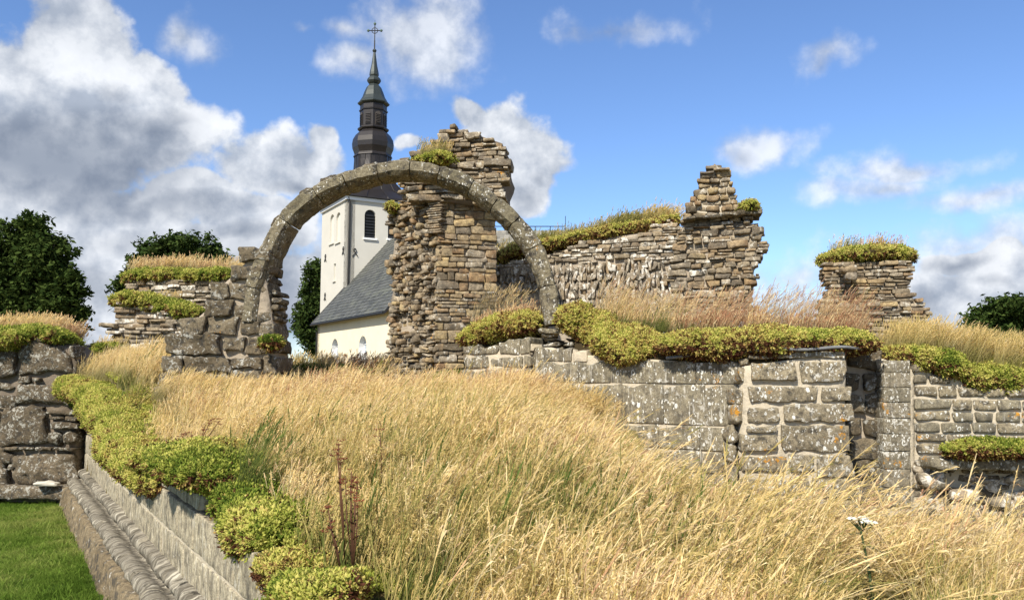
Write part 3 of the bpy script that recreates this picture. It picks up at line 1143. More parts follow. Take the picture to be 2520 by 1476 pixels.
finish(t, b, .93, t.math('ADD', t.math('MULTIPLY', s1, .35), t.math('MULTIPLY', n3, .6)), .8, .03, .2)
M['mould'] = m
M['mould_dark'] = stone_mat('earth_splashed_plinth_stone', [(.16, .125, .08), (.24, .195, .13), (.20, .16, .105)], white=.3, dark=.9, fs=1.6)
u = 1.7 * UY
while u < 13.3 * UY:
    l = rnd.uniform(.35, 1.25)
    jo = rnd.uniform(-.018, .018)
    sweep([(a_ + jo, b_ + jo * .5) for (a_, b_) in mold], u, min(u + l - .014, 13.35 * UY), rnd.random() * 50, 'moulding_stone', M['mould'], .024)
    u += l
u = 1.7 * UY
while u < 13.3 * UY:
    l = rnd.uniform(.7, 1.1)
    sweep(plin, u, min(u + l - .015, 13.35 * UY), rnd.random() * 50, 'plinth_stone', M['mould_dark'], .022)
    u += l

# ------------------------------------------------------------------ block pier carrying the left foot of the arch
def zB(b):
    return (375 + b[0] * .2752, 562.5 + b[1] * .2752, 375 + b[2] * .2752, 562.5 + b[3] * .2752)


fP = Face(370, 10.6, 700, 10.6)
rt = root('arch_pier', 'stepped pier of big grey lichened blocks under the left foot of the arch', 'pier', P(540, 985, 10.6))
core(rt, fP, [fP.sz(*q) for q in [(400, 1010), (685, 1010), (683, 830), (672, 790), (660, 700), (655, 620), (600, 620), (595, 690), (540, 700), (530, 780), (470, 790), (455, 850), (420, 870), (400, 930)]][::-1] if False else
     [fP.sz(*q) for q in [(398, 1010), (684, 1010), (682, 800), (664, 700), (650, 615), (596, 640), (566, 650), (560, 690), (525, 700), (500, 770), (452, 790), (416, 830), (398, 880)]], .75, M['mortar'], inset=.07, rough=.02)
for b in [(770, 165, 1040, 300), (668, 305, 985, 475), (515, 478, 690, 640), (690, 476, 935, 655), (448, 642, 548, 790), (540, 638, 722, 782), (722, 658, 918, 812),
          (250, 786, 470, 942), (476, 782, 752, 952), (765, 820, 955, 960), (960, 832, 1088, 966), (130, 942, 598, 1122), (640, 962, 828, 1112), (832, 966, 955, 1126), (958, 970, 1125, 1120),
          (62, 1132, 288, 1286), (292, 1140, 690, 1282), (698, 1140, 980, 1264), (984, 1140, 1122, 1292), (30, 1290, 420, 1400), (425, 1290, 700, 1400), (700, 1272, 1000, 1400), (1004, 1296, 1120, 1400),
          (10, 1400, 380, 1540), (380, 1400, 700, 1540), (700, 1400, 1110, 1540)]:
    block(rt, fP, zB(b), 'stone_block', .75, rnd.uniform(-.03, .06), M['grey'], r=.022, cell=.042, amp=.030, freq=8, strata=.006, gap=.02, warp=.10, tilt=rnd.gauss(0, .012))
# rough springing behind the rib
for b in [(940, 480, 1030, 560), (935, 560, 1040, 660), (930, 665, 1040, 745), (930, 748, 1050, 828), (1040, 545, 1110, 600), (1045, 602, 1130, 660), (1040, 664, 1108, 720), (1045, 722, 1090, 780), (1040, 782, 1100, 830),
          (980, 310, 1050, 400), (975, 400, 1040, 480)]:
    block(rt, fP, zB(b), 'stone', .55, rnd.uniform(-.12, -.03), M['grey'], r=.03, cell=.05, amp=.025, freq=8)

# ------------------------------------------------------------------ the arch
inner_back = [(664, 800), (676, 715), (701, 646), (747, 567), (803, 517), (859, 488), (930, 466), (1011, 456), (1082, 466), (1158, 499), (1224, 552), (1285, 628), (1321, 707), (1336, 806)]
outer_f = [(626, 790), (640, 690), (654, 606), (716, 527), (765, 472), (828, 438), (920, 408), (1001, 408), (1067, 414), (1133, 438), (1219, 478), (1285, 538), (1331, 597), (1357, 656), (1372, 733), (1380, 806)]
TD = .55
DA = 10.6


def spl(pts, n):
    pts = [np.array(q, dtype=float) for q in pts]
    seg = [0]
    for a, b in zip(pts, pts[1:]): seg.append(seg[-1] + np.linalg.norm(b - a))
    tot = seg[-1]
    out = []
    ext = [2 * pts[0] - pts[1]] + pts + [2 * pts[-1] - pts[-2]]
    for i in range(n):
        s = tot * i / (n - 1)
        k = 0
        while k < len(seg) - 2 and seg[k + 1] < s: k += 1
        u = (s - seg[k]) / (seg[k + 1] - seg[k])
        p0, p1, p2, p3 = ext[k], ext[k + 1], ext[k + 2], ext[k + 3]
        out.append(.5 * (2 * p1 + (p2 - p0) * u + (2 * p0 - 5 * p1 + 4 * p2 - p3) * u * u + (3 * p1 - p0 - 3 * p2 + p3) * u ** 3))
    return out


NA = 181
ib = [P(q[0], q[1], DA + TD) for q in spl(inner_back, NA)]
ib = [Vector((q.x, DA, q.z)) for q in ib]           # inner edge in the plane of the front face
of = [P(q[0], q[1], DA) for q in spl(outer_f, NA)]
rt = root('stone_arch', 'freestanding round stone arch rib of weathered voussoirs spanning the ruin', 'arch', (P(1010, HOR, DA).x, DA, 1.4))
cuts = [0, 13, 27, 41, 56, 68, 81, 93, 104, 117, 128, 138, 150, 165, 180]
for a, b in zip(cuts, cuts[1:]):
    V, Fc = [], []
    jr, jy = rnd.uniform(-.005, .005), rnd.uniform(-.008, .008)
    ks = np.linspace(a, b, (b - a) + 1)
    rows = []
    for ki, k in enumerate(ks):
        k = int(round(k))
        I = ib[k]
        tv = (ib[min(k + 3, NA - 1)] - ib[max(k - 3, 0)]).normalized()
        dr = Vector((-tv.z, 0, tv.x))
        th = min((q - I).length for q in of)
        th = max(.22, min(th, .42)) + .012 * math.sin(a * 3.1)
        if ki == 0 or ki == len(ks) - 1: sh = .012
        else: sh = 0
        # section: (radial, depth)
        sec = [(.075 + sh, 0.0), (th * .5, -.0), (th * .9, .0), (th - sh, .03), (th, TD * .35), (th, TD * .7), (th - sh, TD), (th * .5, TD), (.09 + sh, TD), (.02 + sh, TD - .07), (.0 + sh, TD * .5), (.0 + sh, .11), (.03 + sh, .05)]
        tv = (ib[min(k + 1, NA - 1)] - ib[max(k - 1, 0)]).normalized()
        adv = tv * (.006 if ki == 0 else (-.006 if ki == len(ks) - 1 else 0))
        rows.append([I + adv + dr * (q[0] + jr) + Vector((0, q[1] + jy, 0)) for q in sec])
    R = len(rows[0])
    v = np.array([tuple(q) for rw in rows for q in rw])
    v += np.stack([fbm(v * 9, 21), fbm(v * 9 + 5, 22), fbm(v * 9 + 15, 23)], 1) * .014
    for i in range(len(rows) - 1):
        for k in range(R):
            Fc.append((i * R + k, (i + 1) * R + k, (i + 1) * R + (k + 1) % R, i * R + (k + 1) % R))
    Fc.append(tuple(range(R))); Fc.append(tuple(range((len(rows) - 1) * R, len(rows) * R))[::-1])
    part('voussoir', v, Fc, M['arch'], rt, False)
# mortar and broken stones left on the back of the arch
for k in list(range(30, 100, 3)) + [104, 110, 122, 128, 134, 141, 150]:
    I = ib[k]
    tv = (ib[min(k + 3, NA - 1)] - ib[max(k - 3, 0)]).normalized()
    dr = Vector((-tv.z, 0, tv.x))
    O = I + dr * max(.22, min(min((q - I).length for q in of), .42))
    ang = -math.atan2(tv.z, tv.x)
    big = 1.0 if 36 < k < 90 else .6
    v, f = block_vf(rnd.uniform(.14, .30), rnd.uniform(.22, .4), rnd.uniform(.05, .11) * big, k, r=.03, cell=.05, amp=.03, freq=8)
    c = O + dr * rnd.uniform(-.02, .01) + Vector((0, TD / 2 + rnd.uniform(-.06, .06), 0))
    place('rubble_stone', mesh_of('rubble_stone', v, f, M['grey'], None, True), rt, c, (0, ang, 0))
# corbel under the right foot
rt = root('corbel', 'broken stepped corbel sticking out of the ashlar wall below the right foot of the arch', 'corbel', P(1357, 850, 10.6))
fc = Face(1320, 10.6, 1400, 10.6)
for i, b in enumerate([(1330, 806, 1382, 818), (1338, 818, 1377, 827), (1344, 827, 1374, 836), (1350, 836, 1371, 846), (1356, 845, 1369, 856)]):
    block(rt, fc, b, 'corbel_stone', .55 - .06 * i, .0 - .06 * i, M['arch'], r=.02, cell=.04, amp=.02, freq=9, gap=.004)

# ------------------------------------------------------------------ middle wall: ashlar bend, with the rough end towards the pillar
rt = root('ashlar_wall', 'bent ashlar wall with white lichen rings below the right foot of the arch', 'wall', P(1560, 1100, 9.9))
fa = Face(1135, 11.6, 1310, 11.0)
fb = Face(1334, 10.75, 1824, 9.25)
zc = [.3, .62, .92, 1.18, 1.47, 1.96, 2.36]


def ashlar_run(fc, u0, u1, rows, lens, mat, topfn=None, dep=.4, proud=0.0, amp=.004, r=.012, cell=.13):
    for (za, zb) in rows:
        u = u0
        while u < u1 - .02:
            l = rnd.uniform(*lens)
            if u1 - (u + l) < lens[0] * .5: l = u1 - u
            z1 = zb
            if topfn:
                z1 = min(zb, topfn(u + l / 2))
                if z1 - za < .06: u += l; continue
            v, f = block_vf(l - (.004 if amp < .008 else .012), dep, z1 - za - (.005 if amp < .008 else .012), rnd.randrange(999), r=r, cell=cell, amp=amp, freq=7, warp=0 if amp < .008 else None)
            if topfn and z1 < zb + .001:
                tp = v[:, 2] > (z1 - za) * .25
                v[tp, 2] -= np.abs(fbm(np.stack([v[tp, 0] * 11 + u, v[tp, 0] * 0, v[tp, 0] * 0], 1), 4)) * .05
            place('ashlar_block', mesh_of('ashlar_block', v, f, mat, None, True), rt, fc.w(u + l / 2, (za + z1) / 2, proud - dep / 2 + rnd.uniform(-.005, .005)), (0, 0, fc.ang))
            u += l


def topf(fc, pts):
    q = [fc.sz(*k) for k in pts]
    us = [k[0] for k in q]; zs = [k[1] for k in q]
    return lambda u: float(np.interp(u, us, zs))


tb = topf(fb, [(1318, 838), (1380, 838), (1400, 842), (1450, 870), (1500, 885), (1560, 880), (1700, 876), (1830, 874)])
ashlar_run(fb, .0, fb.L, list(zip(zc[:-2], zc[1:-1])) + [(1.96, 2.24)], (.42, .68), M['ashlar'], tb)
ashlar_run(fb, .0, .45, [(2.24, 2.44), (2.44, 2.7)], (.2, .45), M['ashlar'], tb)
ashlar_run(fb, .45, fb.L, [(2.24, 2.44)], (.2, .5), M['mortar_cream'], tb, amp=.01, cell=.05)
gv = Face(1306, 11.15, 1338, 11.05)  # added gap, its depth shaped to make the dark shadow band
block_sz(rt, gv, -.1, .3, gv.L + .1, 2.45, 'shadow_gap_back', .3, 0, M['ashlar'], 5, r=.02, cell=.15, amp=.01, warp=0)
core(rt, fb, [(.3, 2.2), (fb.L, 2.2), (fb.L, 2.42), (fb.L * .4, 2.45), (.3, 2.6)], 1.3, M['turf_soil'], inset=.1, name='turf_bed')
core(rt, fb, [(0.02, .2), (fb.L, .2), (fb.L, 2.28), (fb.L * .3, 2.28), (fb.L * .12, 2.36), (0.02, 2.48)], 1.6, M['mortar_cream'], inset=.02, rough=.012)
# rough part left of the shadow gap
ta = topf(fa, [(1135, 842), (1180, 850), (1240, 838), (1310, 822)])
ashlar_run(fa, .03, fa.L - .02, list(zip(zc[:-1], [.62, .92, 1.18, 1.47, 1.80, 1.98])) + [(1.98, 2.16), (2.16, 2.34), (2.34, 2.6)], (.22, .48), M['ashlar'], ta, amp=.014, r=.02, cell=.07)
core(rt, fa, [(0.03, .2), (fa.L - .03, .2), (fa.L - .03, 2.5), (fa.L * .5, 2.42), (0.03, 2.38)], 1.4, M['mortar_cream'], inset=.03, rough=.012)
core(rt, fa, [(0.1, 2.1), (fa.L - .1, 2.1), (fa.L - .1, 2.62), (fa.L * .5, 2.52), (0.1, 2.42)], 1.2, M['turf_soil'], inset=.1, name='turf_bed')
# block end of the wall (coarse rock-faced courses)
def zD(b):
    return (1750 + b[0] * .4658, 625 + b[1] * .4658, 1750 + b[2] * .4658, 625 + b[3] * .4658)


fd = Face(1822, 9.05, 2095, 9.05)
rt = root('block_wall', 'wall end of large rock-faced blocks with orange lichen under a lead strip', 'wall', P(1950, 1200, 9.05))
core(rt, fd, [fd.sz(1826, 1420), fd.sz(2094, 1420), fd.sz(2086, 1150), fd.sz(2084, 866), fd.sz(1832, 870), fd.sz(1822, 1100)], 1.3, M['mortar_cream'], inset=.02, rough=.014)
for b in [(195, 532, 338, 560), (345, 508, 715, 556), (215, 566, 450, 672), (465, 560, 716, 682), (200, 697, 560, 785), (576, 692, 738, 782),
          (190, 802, 374, 896), (384, 788, 755, 890), (180, 906, 350, 945), (150, 948, 345, 1042), (374, 902, 728, 1046), (155, 1062, 398, 1152), (406, 1056, 548, 1150), (555, 1052, 752, 1180),
          (150, 1182, 398, 1290), (404, 1172, 520, 1270), (528, 1186, 790, 1292), (140, 1300, 420, 1400), (428, 1296, 780, 1400), (140, 1410, 380, 1520), (388, 1410, 640, 1520), (646, 1410, 800, 1520),
          (140, 1530, 420, 1660), (430, 1530, 800, 1660)]:
    block(rt, fd, zD(b), 'stone_block', .45, rnd.uniform(.01, .035), M['block'], r=.014, cell=.042, amp=.015, freq=11, gap=.024, strata=.002, warp=.05)
for b in [(168, 545, 208, 590), (150, 600, 200, 690), (120, 700, 190, 795), (118, 805, 182, 900), (100, 910, 145, 1000), (100, 1005, 145, 1100), (100, 1110, 148, 1200), (98, 1210, 148, 1330)]:
    block(rt, fd, zD(b), 'stone', .4, -.03, M['block'], r=.04, cell=.05, amp=.03, freq=9)
core(rt, fd, [fd.sz(1828, 900), fd.sz(2088, 900), fd.sz(2120, 845), fd.sz(1828, 850)], 1.3, M['turf_soil'], inset=.06, name='turf_bed')
# recess, pilaster and right-hand wall
fr = Face(2084, 9.75, 2180, 9.75)
rt = root('recessed_wall', 'shaded recessed strip of irregular blocks between the block wall and the white-spotted pilaster', 'wall', P(2130, 1200, 9.6))
core(rt, fr, [fr.sz(2070, 1400), fr.sz(2180, 1400), fr.sz(2180, 860), fr.sz(2070, 860)], .8, M['mortar'], inset=.03, rough=.02)
for b in [(700, 510, 905, 612), (690, 625, 800, 728), (804, 628, 886, 728), (700, 738, 812, 838), (816, 735, 905, 836), (700, 870, 796, 962), (800, 868, 905, 965), (710, 980, 890, 1080), (700, 1090, 900, 1190), (700, 1200, 905, 1330)]:
    block(rt, fr, zD(b), 'stone_block', .4, rnd.uniform(.02, .08), M['grey'], r=.03, cell=.05, amp=.02, freq=7, gap=.02)
fp = Face(2168, 9.56, 2246, 9.56)
rt = root('ashlar_pilaster', 'narrow ashlar pilaster thickly spotted with white lichen right of the shaded recess', 'pilaster', P(2207, 1180, 9.4))
core(rt, fp, [fp.sz(2172, 1400), fp.sz(2256, 1400), fp.sz(2256, 905), fp.sz(2172, 880)], .5, M['mortar_cream'], inset=.02, rough=.008)
yy = [560, 626, 705, 782, 866, 950, 1042, 1135, 1230, 1330]
for a, b in zip(yy, yy[1:]):
    block(rt, fp, zD((908, a, 1052, b)), 'ashlar_block', .45, 0.02, M['ashlar_white'], r=.010, cell=.06, amp=.006, gap=.006, warp=0)
fw = Face(2240, 9.55, 2700, 9.45)
rt = root('coursed_wall', 'coursed wall of small grey blocks at the right edge under a stonecrop slope', 'wall', P(2420, 1200, 9.5))
core(rt, fw, [fw.sz(2248, 1420), fw.sz(2700, 1420), fw.sz(2700, 945), fw.sz(2440, 945), fw.sz(2340, 930), fw.sz(2290, 895), fw.sz(2248, 890)], 1.2, M['mortar_cream'], inset=.03, rough=.012)
R_ = [(1060, 582, 1155, 626), (1070, 636, 1150, 685), (1158, 642, 1265, 686), (1075, 695, 1195, 750), (1200, 690, 1300, 756), (1304, 706, 1450, 756), (1456, 710, 1560, 756), (1564, 710, 1700, 756), (1706, 710, 1850, 756),
      (1075, 762, 1272, 822), (1276, 766, 1386, 830), (1393, 770, 1516, 826), (1520, 770, 1640, 826), (1645, 770, 1800, 826), (1080, 828, 1270, 882), (1278, 832, 1388, 886), (1395, 832, 1500, 886), (1504, 832, 1640, 886), (1645, 832, 1850, 886),
      (1080, 888, 1214, 940), (1220, 890, 1370, 946), (1376, 888, 1510, 946), (1514, 890, 1700, 950), (1705, 890, 1850, 950), (1085, 946, 1246, 992), (1250, 952, 1388, 994), (1392, 952, 1530, 996), (1534, 955, 1700, 998), (1704, 955, 1850, 998),
      (1085, 998, 1240, 1056), (1244, 1000, 1400, 1056), (1404, 1000, 1600, 1056), (1604, 1000, 1850, 1056)] + [(1855, a_, 2035, b_) for (a_, b_) in [(700, 756), (762, 826), (832, 886), (890, 950), (955, 998), (1002, 1056)]]
for b in R_:
    block(rt, fw, zD(b), 'stone_block', .4, rnd.uniform(.0, .02), M['block'] if rnd.random() < .6 else M['ashlar'], r=.022, cell=.055, amp=.010, freq=8, gap=.014)
for b in [(1085, 1062, 1450, 1130), (1454, 1068, 1800, 1136), (1804, 1068, 2000, 1136)]:
    block(rt, fw, zD(b), 'sill_slab', .6, .28, M['ashlar_white'], r=.04, cell=.07, amp=.02, freq=6, gap=.01)
for b in [(1090, 1140, 1240, 1230), (1280, 1152, 1425, 1215), (1240, 1222, 1420, 1300), (1430, 1170, 1520, 1260), (1530, 1158, 1700, 1235), (1706, 1160, 1850, 1240), (1100, 1240, 1230, 1330), (1430, 1265, 1600, 1350), (1610, 1250, 1800, 1340), (1250, 1305, 1420, 1400)]:
    block(rt, fw, zD(b), 'stone', .4, rnd.uniform(-.02, .12), M['rubble_pale'], r=.06, cell=.06, amp=.04, freq=6)
coursed(rt, fw, [(2250, 1420), (2690, 1420), (2690, 1150), (2250, 1135)], [M['rubble_pale'], M['grey']], (.07, .15), (.12, .34), .35, .035, 60, amp=.03, r=.04, cell=.06, body=False, tilt=.05)
# stones lying in the dry grass at the foot
for i, (px, py, d, s_, lab) in enumerate([(2235, 1330, 7.6, .34, 'rounded grey stone half hidden in dry grass before the coursed wall'), (2020, 1290, 8.2, .38, 'rough block lying in dry grass at the foot of the block wall'),
                                          (1870, 1340, 7.8, .30, 'low dark stone in grass below the corner of the ashlar wall'), (2400, 1300, 8.0, .36, 'pale boulder in grass under the sill slab at the right edge')]):
    v, f = block_vf(s_ * 1.5, s_, s_ * .8, 40 + i, r=.1, cell=.06, amp=.05, freq=4)
    c = P(px, py, d)
    o = place('fallen_stone', mesh_of('fallen_stone', v, f, M['grey'], None, True), None, Vector((c.x, c.y, ground(c.x, c.y) + s_ * .25)), (.05, .1, i))
    tag(o, lab, 'stone', 'fallen stones in the grass')
# lead strip
pts = [P(*q) for q in [(1640, 879, 9.62), (1712, 872, 9.45), (1790, 869, 9.25), (1864, 860, 8.98), (1960, 859, 8.97), (2080, 855, 8.97), (2170, 858, 9.30)]]


def tube(pts, r, n=8, closed=False):
    V, Fc = [], []
    for i, p_ in enumerate(pts):
        a = pts[max(0, i - 1)]; b = pts[min(len(pts) - 1, i + 1)]
        d = (b - a).normalized()
        s_ = d.cross(Vector((0, 0, 1)))
        if s_.length < .1: s_ = d.cross(Vector((0, 1, 0)))
        s_.normalize(); u_ = s_.cross(d)
        rr = r[i] if isinstance(r, (list, tuple)) else r
        for k in range(n):
            an = 6.2832 * k / n
            V.append(p_ + s_ * math.cos(an) * rr + u_ * math.sin(an) * rr)
    for i in range(len(pts) - 1):
        for k in range(n):
            Fc.append((i * n + k, i * n + (k + 1) % n, (i + 1) * n + (k + 1) % n, (i + 1) * n + k))
    Fc.append(tuple(range(n))[::-1]); Fc.append(tuple(range((len(pts) - 1) * n, len(pts) * n)))
    return V, Fc


dense = []
for a, b in zip(pts, pts[1:]):
    for k in range(10):
        q = a.lerp(b, k / 10)
        q.z += .008 * math.sin(q.x * 9)
        dense.append(q)
v, f = tube(dense, .018)
tag(place('lead_strip', mesh_of('lead_strip', v, f, M['lead'], None, True)), 'grey lead strip edging the turf along the top of the block wall', 'lead strip')

# ------------------------------------------------------------------ the tall middle pillar
def zE(x, y):
    return (937.5 + x * .4659, 281.25 + y * .4659)


rt = root('ruined_pillar', 'tall ruined church pillar of coursed rubble with a jagged overhanging head behind the arch', 'pillar', P(1085, 955, 14))
f1 = Face(950, 14.9, 1074, 14.0)
f2 = Face(1074, 14.0, 1224, 14.25)
left_poly = [zE(*q) for q in [(45, 1500), (296, 1500), (290, 1100), (296, 800), (300, 600), (318, 430), (320, 340), (110, 340), (100, 380), (96, 470), (36, 515), (30, 560), (42, 700), (22, 790), (40, 880), (28, 970), (36, 1110), (40, 1260)]]
right_poly = [zE(*q) for q in [(290, 1500), (430, 1500), (620, 1400), (612, 980), (612, 400), (320, 380), (300, 600), (294, 900), (290, 1200)]]
cav = lambda u, z: -.16 * max(0, float(vn(np.array([[u * 2.2 + 3, z * 2.0, 1.5]]), 4)[0])) * (1 if u < f1.L * .74 else .15) * 1.6
coursed(rt, f1, left_poly, [M['rubble'], M['rubble'], M['rubble_gold']], (.05, .14), (.07, .24), .34, .075, 180, edge=.05, amp=.042, r=.05, cell=.055, strata=.006, thickcore=1.0, din=.11, fn=cav, tilt=.14, gap=.02, split=.3)
coursed(rt, f2, right_poly, [M['rubble_gold'], M['rubble_gold'], M['rubble']], (.05, .17), (.12, .44), .32, .022, 110, edge=.03, amp=.012, r=.02, cell=.06, thickcore=1.1, gap=.018, split=.12)
f3 = Face(990, 13.95, 1250, 13.75)
head = [zE(*q) for q in [(135, 440), (600, 470), (650, 440), (640, 370), (665, 315), (690, 265), (660, 235), (655, 190), (640, 145), (560, 128), (515, 100), (450, 96), (395, 62), (315, 80), (270, 160), (160, 205), (122, 245), (125, 300)]]
coursed(rt, f3, head, [M['rubble']], (.05, .13), (.14, .40), .5, .06, 130, edge=.10, amp=.022, r=.02, cell=.055, strata=.012, thickcore=1.5, tilt=.04, gap=.018, coremat=M['mortar_dark'])
# thin quoin slabs that flare out under the head
for i in range(16):
    y = 430 + i * 12.5
    b = (248 + rnd.uniform(-8, 8), y, 330 - i * 1.2 + rnd.uniform(-12, 10), y + 11)
    q0, q1 = zE(b[0], b[1]), zE(b[2], b[3])
    block(rt, Face(1050, 14.05, 1090, 13.9), (q0[0], q0[1], q1[0], q1[1]), 'stone', .3, .03, M['rubble'], r=.012, cell=.06, amp=.008, gap=.006)

# ------------------------------------------------------------------ long rear wall and its tower stub
def zC(x, y):
    return (1250 + x * .4235, 375 + y * .4235)


rt = root('rear_rubble_wall', 'long sloping rubble wall behind the arch, stones set on edge, turf along its top', 'wall', P(1450, 900, 16))
fe = Face(1190, 16.6, 1700, 15.2)
top = [(1180, 652), zC(0, 640), zC(200, 603), zC(290, 578), zC(420, 520), zC(520, 500), zC(690, 492), zC(812, 468), zC(830, 412), zC(940, 398), zC(1010, 430)]
poly = [(1180, 960), zC(1040, 960), zC(1040, 430)] + top[::-1]
dk = lambda q: fe.sz(*zC(*q))
shard_top = [dk(q) for q in [(0, 670), (250, 640), (450, 640), (700, 620), (900, 640)]]


def upper(u, z):   # keep coursed slabs to the upper band; the on-edge shards fill below
    return z < float(np.interp(u, [q[0] for q in shard_top], [q[1] for q in shard_top]))


coursed(rt, fe, poly, [M['rubble'], M['rubble_pale']], (.05, .10), (.12, .34), .3, .035, 170, edge=.04, amp=.018, r=.018, cell=.08, strata=.006, thickcore=1.0, skip=upper, gap=.018, tilt=.03)
# stones on edge (the back of a fallen vault)
JV, JF, JM, n0 = [], [], [], 0
cnt = 0
zlow = fe.sz(*zC(300, 950))[1]
u = 0.0
shards = []
umax = dk((1000, 700))[0]
z = zlow
while z < 4.3:
    u = rnd.uniform(0, .08)
    while u < umax:
        wd = rnd.uniform(.035, .09)
        ht = rnd.uniform(.12, .26)
        if upper(u, z + ht * .6) and not (abs(u - dk((115, 860))[0]) < .28 and z < dk((115, 815))[1]):
            shards.append((u, z, wd, ht))
        u += wd + .012
    z += .17
shards = [s_ for s_ in shards]
shards.sort(key=lambda s_: -s_[2] * s_[3])
for (u, z, wd, ht) in shards:
    ang = .25 * float(vn(np.array([[u * .8, z * .8, 2.0]]), 6)[0]) + rnd.gauss(0, .20) + (.5 * (u - umax * .62) / umax if u > umax * .4 else 0)
    v, f = block_vf(wd, .25, ht, rnd.randrange(999), r=.014, cell=.07, amp=.022, freq=12)
    c = fe.w(u, z + ht / 2, -.125 + rnd.uniform(-.03, .05))
    mk = 0 if rnd.random() < .65 else 1
    if cnt < 120:
        place('stone', mesh_of('stone', v, f, [M['rubble_pale'], M['rubble']][mk], None, True), rt, c, (0, ang, fe.ang))
    else:
        R3 = np.array((Matrix.Rotation(fe.ang, 3, 'Z') @ Matrix.Rotation(ang, 3, 'Y')))
        v = v @ R3.T + np.array(tuple(c))
        JV.append(v); JF += [tuple(n0 + k for k in q) for q in f]; JM += [mk] * len(f); n0 += len(v)
    cnt += 1
if JV:
    o = part('stones_on_edge', np.concatenate(JV), JF, [M['rubble_pale'], M['rubble']], rt, True, JM)
    o['kind'] = 'stuff'

rt = root('ruined_tower', 'ragged rubble tower stub with a round-stone chimney-like peak at the end of the rear wall', 'tower', P(1770, 880, 14.8))
ft = Face(1655, 15.2, 1885, 14.7)
low = [zC(*q) for q in [(900, 960), (1425, 960), (1420, 850), (1432, 700), (1450, 600), (1500, 565), (1465, 520), (1440, 490), (1492, 440), (1440, 412), (1400, 385), (1360, 368), (1040, 385), (1000, 440), (990, 520), (960, 640), (940, 760)]]
coursed(rt, ft, low, [M['rubble'], M['rubble'], M['rubble'], M['rubble_gold'], M['rubble_pale']], (.05, .14), (.13, .38), .45, .055, 220, edge=.14, amp=.030, r=.022, cell=.065, strata=.012, thickcore=1.6, skew=.0, tilt=.04, gap=.02, coremat=M['mortar'])
ft2 = Face(1680, 15.0, 1830, 14.75)
pk = [zC(*q) for q in [(1030, 375), (1350, 375), (1345, 300), (1322, 225), (1300, 160), (1282, 98), (1210, 88), (1120, 122), (1108, 185), (1080, 230), (1070, 262), (1032, 300)]]
coursed(rt, ft2, pk, [M['rubble'], M['rubble_gold']], (.09, .15), (.13, .28), .4, .05, 90, edge=.05, amp=.022, r=.06, cell=.045, thickcore=.9, skew=.04, tilt=.05, gap=.02, coremat=M['mortar_cream'], split=.1)
for b in [((1015, 378), (1090, 398)), ((1085, 366), (1165, 388)), ((1160, 362), (1250, 380)), ((1245, 350), (1330, 372)), ((1322, 344), (1400, 366)), ((1385, 338), (1478, 362))]:
    a0, a1 = zC(*b[0]), zC(*b[1])
    block(rt, ft2, (a0[0], a0[1], a1[0], a1[1]), 'capping_slab', .8, rnd.uniform(.06, .14), M['grey'], r=.015, cell=.06, amp=.02, gap=.006, tilt=rnd.gauss(0, .05))
for b in [((1150, 78), (1240, 98)), ((1195, 92), (1290, 108)), ((1115, 112), (1200, 128))]:
    a0, a1 = zC(*b[0]), zC(*b[1])
    block(rt, ft2, (a0[0], a0[1], a1[0], a1[1]), 'stone', .4, .06, M['rubble'], r=.015, cell=.07, amp=.01, gap=.004)

# ------------------------------------------------------------------ right stub
rt = root('rubble_stub', 'square rubble pier stub with a flat turf cap standing alone on the right', 'pier', P(2140, 870, 14))
fs_ = Face(2010, 14.2, 2290, 13.9)
pol = [(1750 + x * .4658, 625 + y * .4658) for (x, y) in [(640, 640), (1180, 640), (1140, 420), (1132, 360), (1158, 290), (1118, 240), (1062, 215), (1050, 150), (1066, 75), (1058, 42), (585, 42), (592, 100), (622, 170), (604, 235), (572, 270), (580, 330), (600, 480)]]
coursed(rt, fs_, pol, [M['rubble'], M['rubble'], M['rubble'], M['rubble_gold']], (.05, .10), (.14, .36), .4, .035, 290, edge=.05, amp=.016, r=.018, cell=.07, strata=.008, skew=.27, thickcore=1.5, gap=.018, tilt=.02)
for (x, y, a) in [((680, 760)), ((700, 770))] and [(720, 80, .19), (735, 118, .15), (700, 60, .1)]:
    c = P(1750 + x * .4658, 625 + y * .4658, 13.85)
    v, f = block_vf(a * 1.5, .25, a * .95, int(x), r=a * .4, cell=.05, amp=.015)
    place('round_stone', mesh_of('round_stone', v, f, M['rubble'], None, True), rt, c, (0, .1, 0))

# ------------------------------------------------------------------ rear left wall, two heights
rt = root('stepped_rear_wall', 'coursed limestone wall behind the stepped pier, in two heights with green turf on each', 'wall', P(410, 900, 15.5))
fu = Face(300, 15.9, 620, 15.7)
coursed(rt, fu, [(290, 800), (600, 800), (600, 690), (312, 688), (306, 730)], [M['rubble'], M['rubble_pale']], (.06, .11), (.16, .45), .35, .04, 90, edge=.04, amp=.02, r=.018, cell=.07, strata=.01, thickcore=1.0, gap=.02, coremat=M['mortar'])
fv = Face(250, 15.1, 520, 15.1)
coursed(rt, fv, [(262, 920), (540, 920), (540, 790), (470, 775), (400, 762), (330, 745), (283, 745), (278, 790), (262, 800), (270, 830), (283, 850)], [M['rubble'], M['rubble_pale'], M['rubble']], (.06, .11), (.2, .5), .4, .045, 130, edge=.05, amp=.02, r=.02, cell=.07, strata=.012, thickcore=.9, gap=.02, coremat=M['mortar'])
block(rt, fv, (246, 795, 290, 806), 'stone', .35, .12, M['rubble'], r=.02, cell=.06, amp=.015)
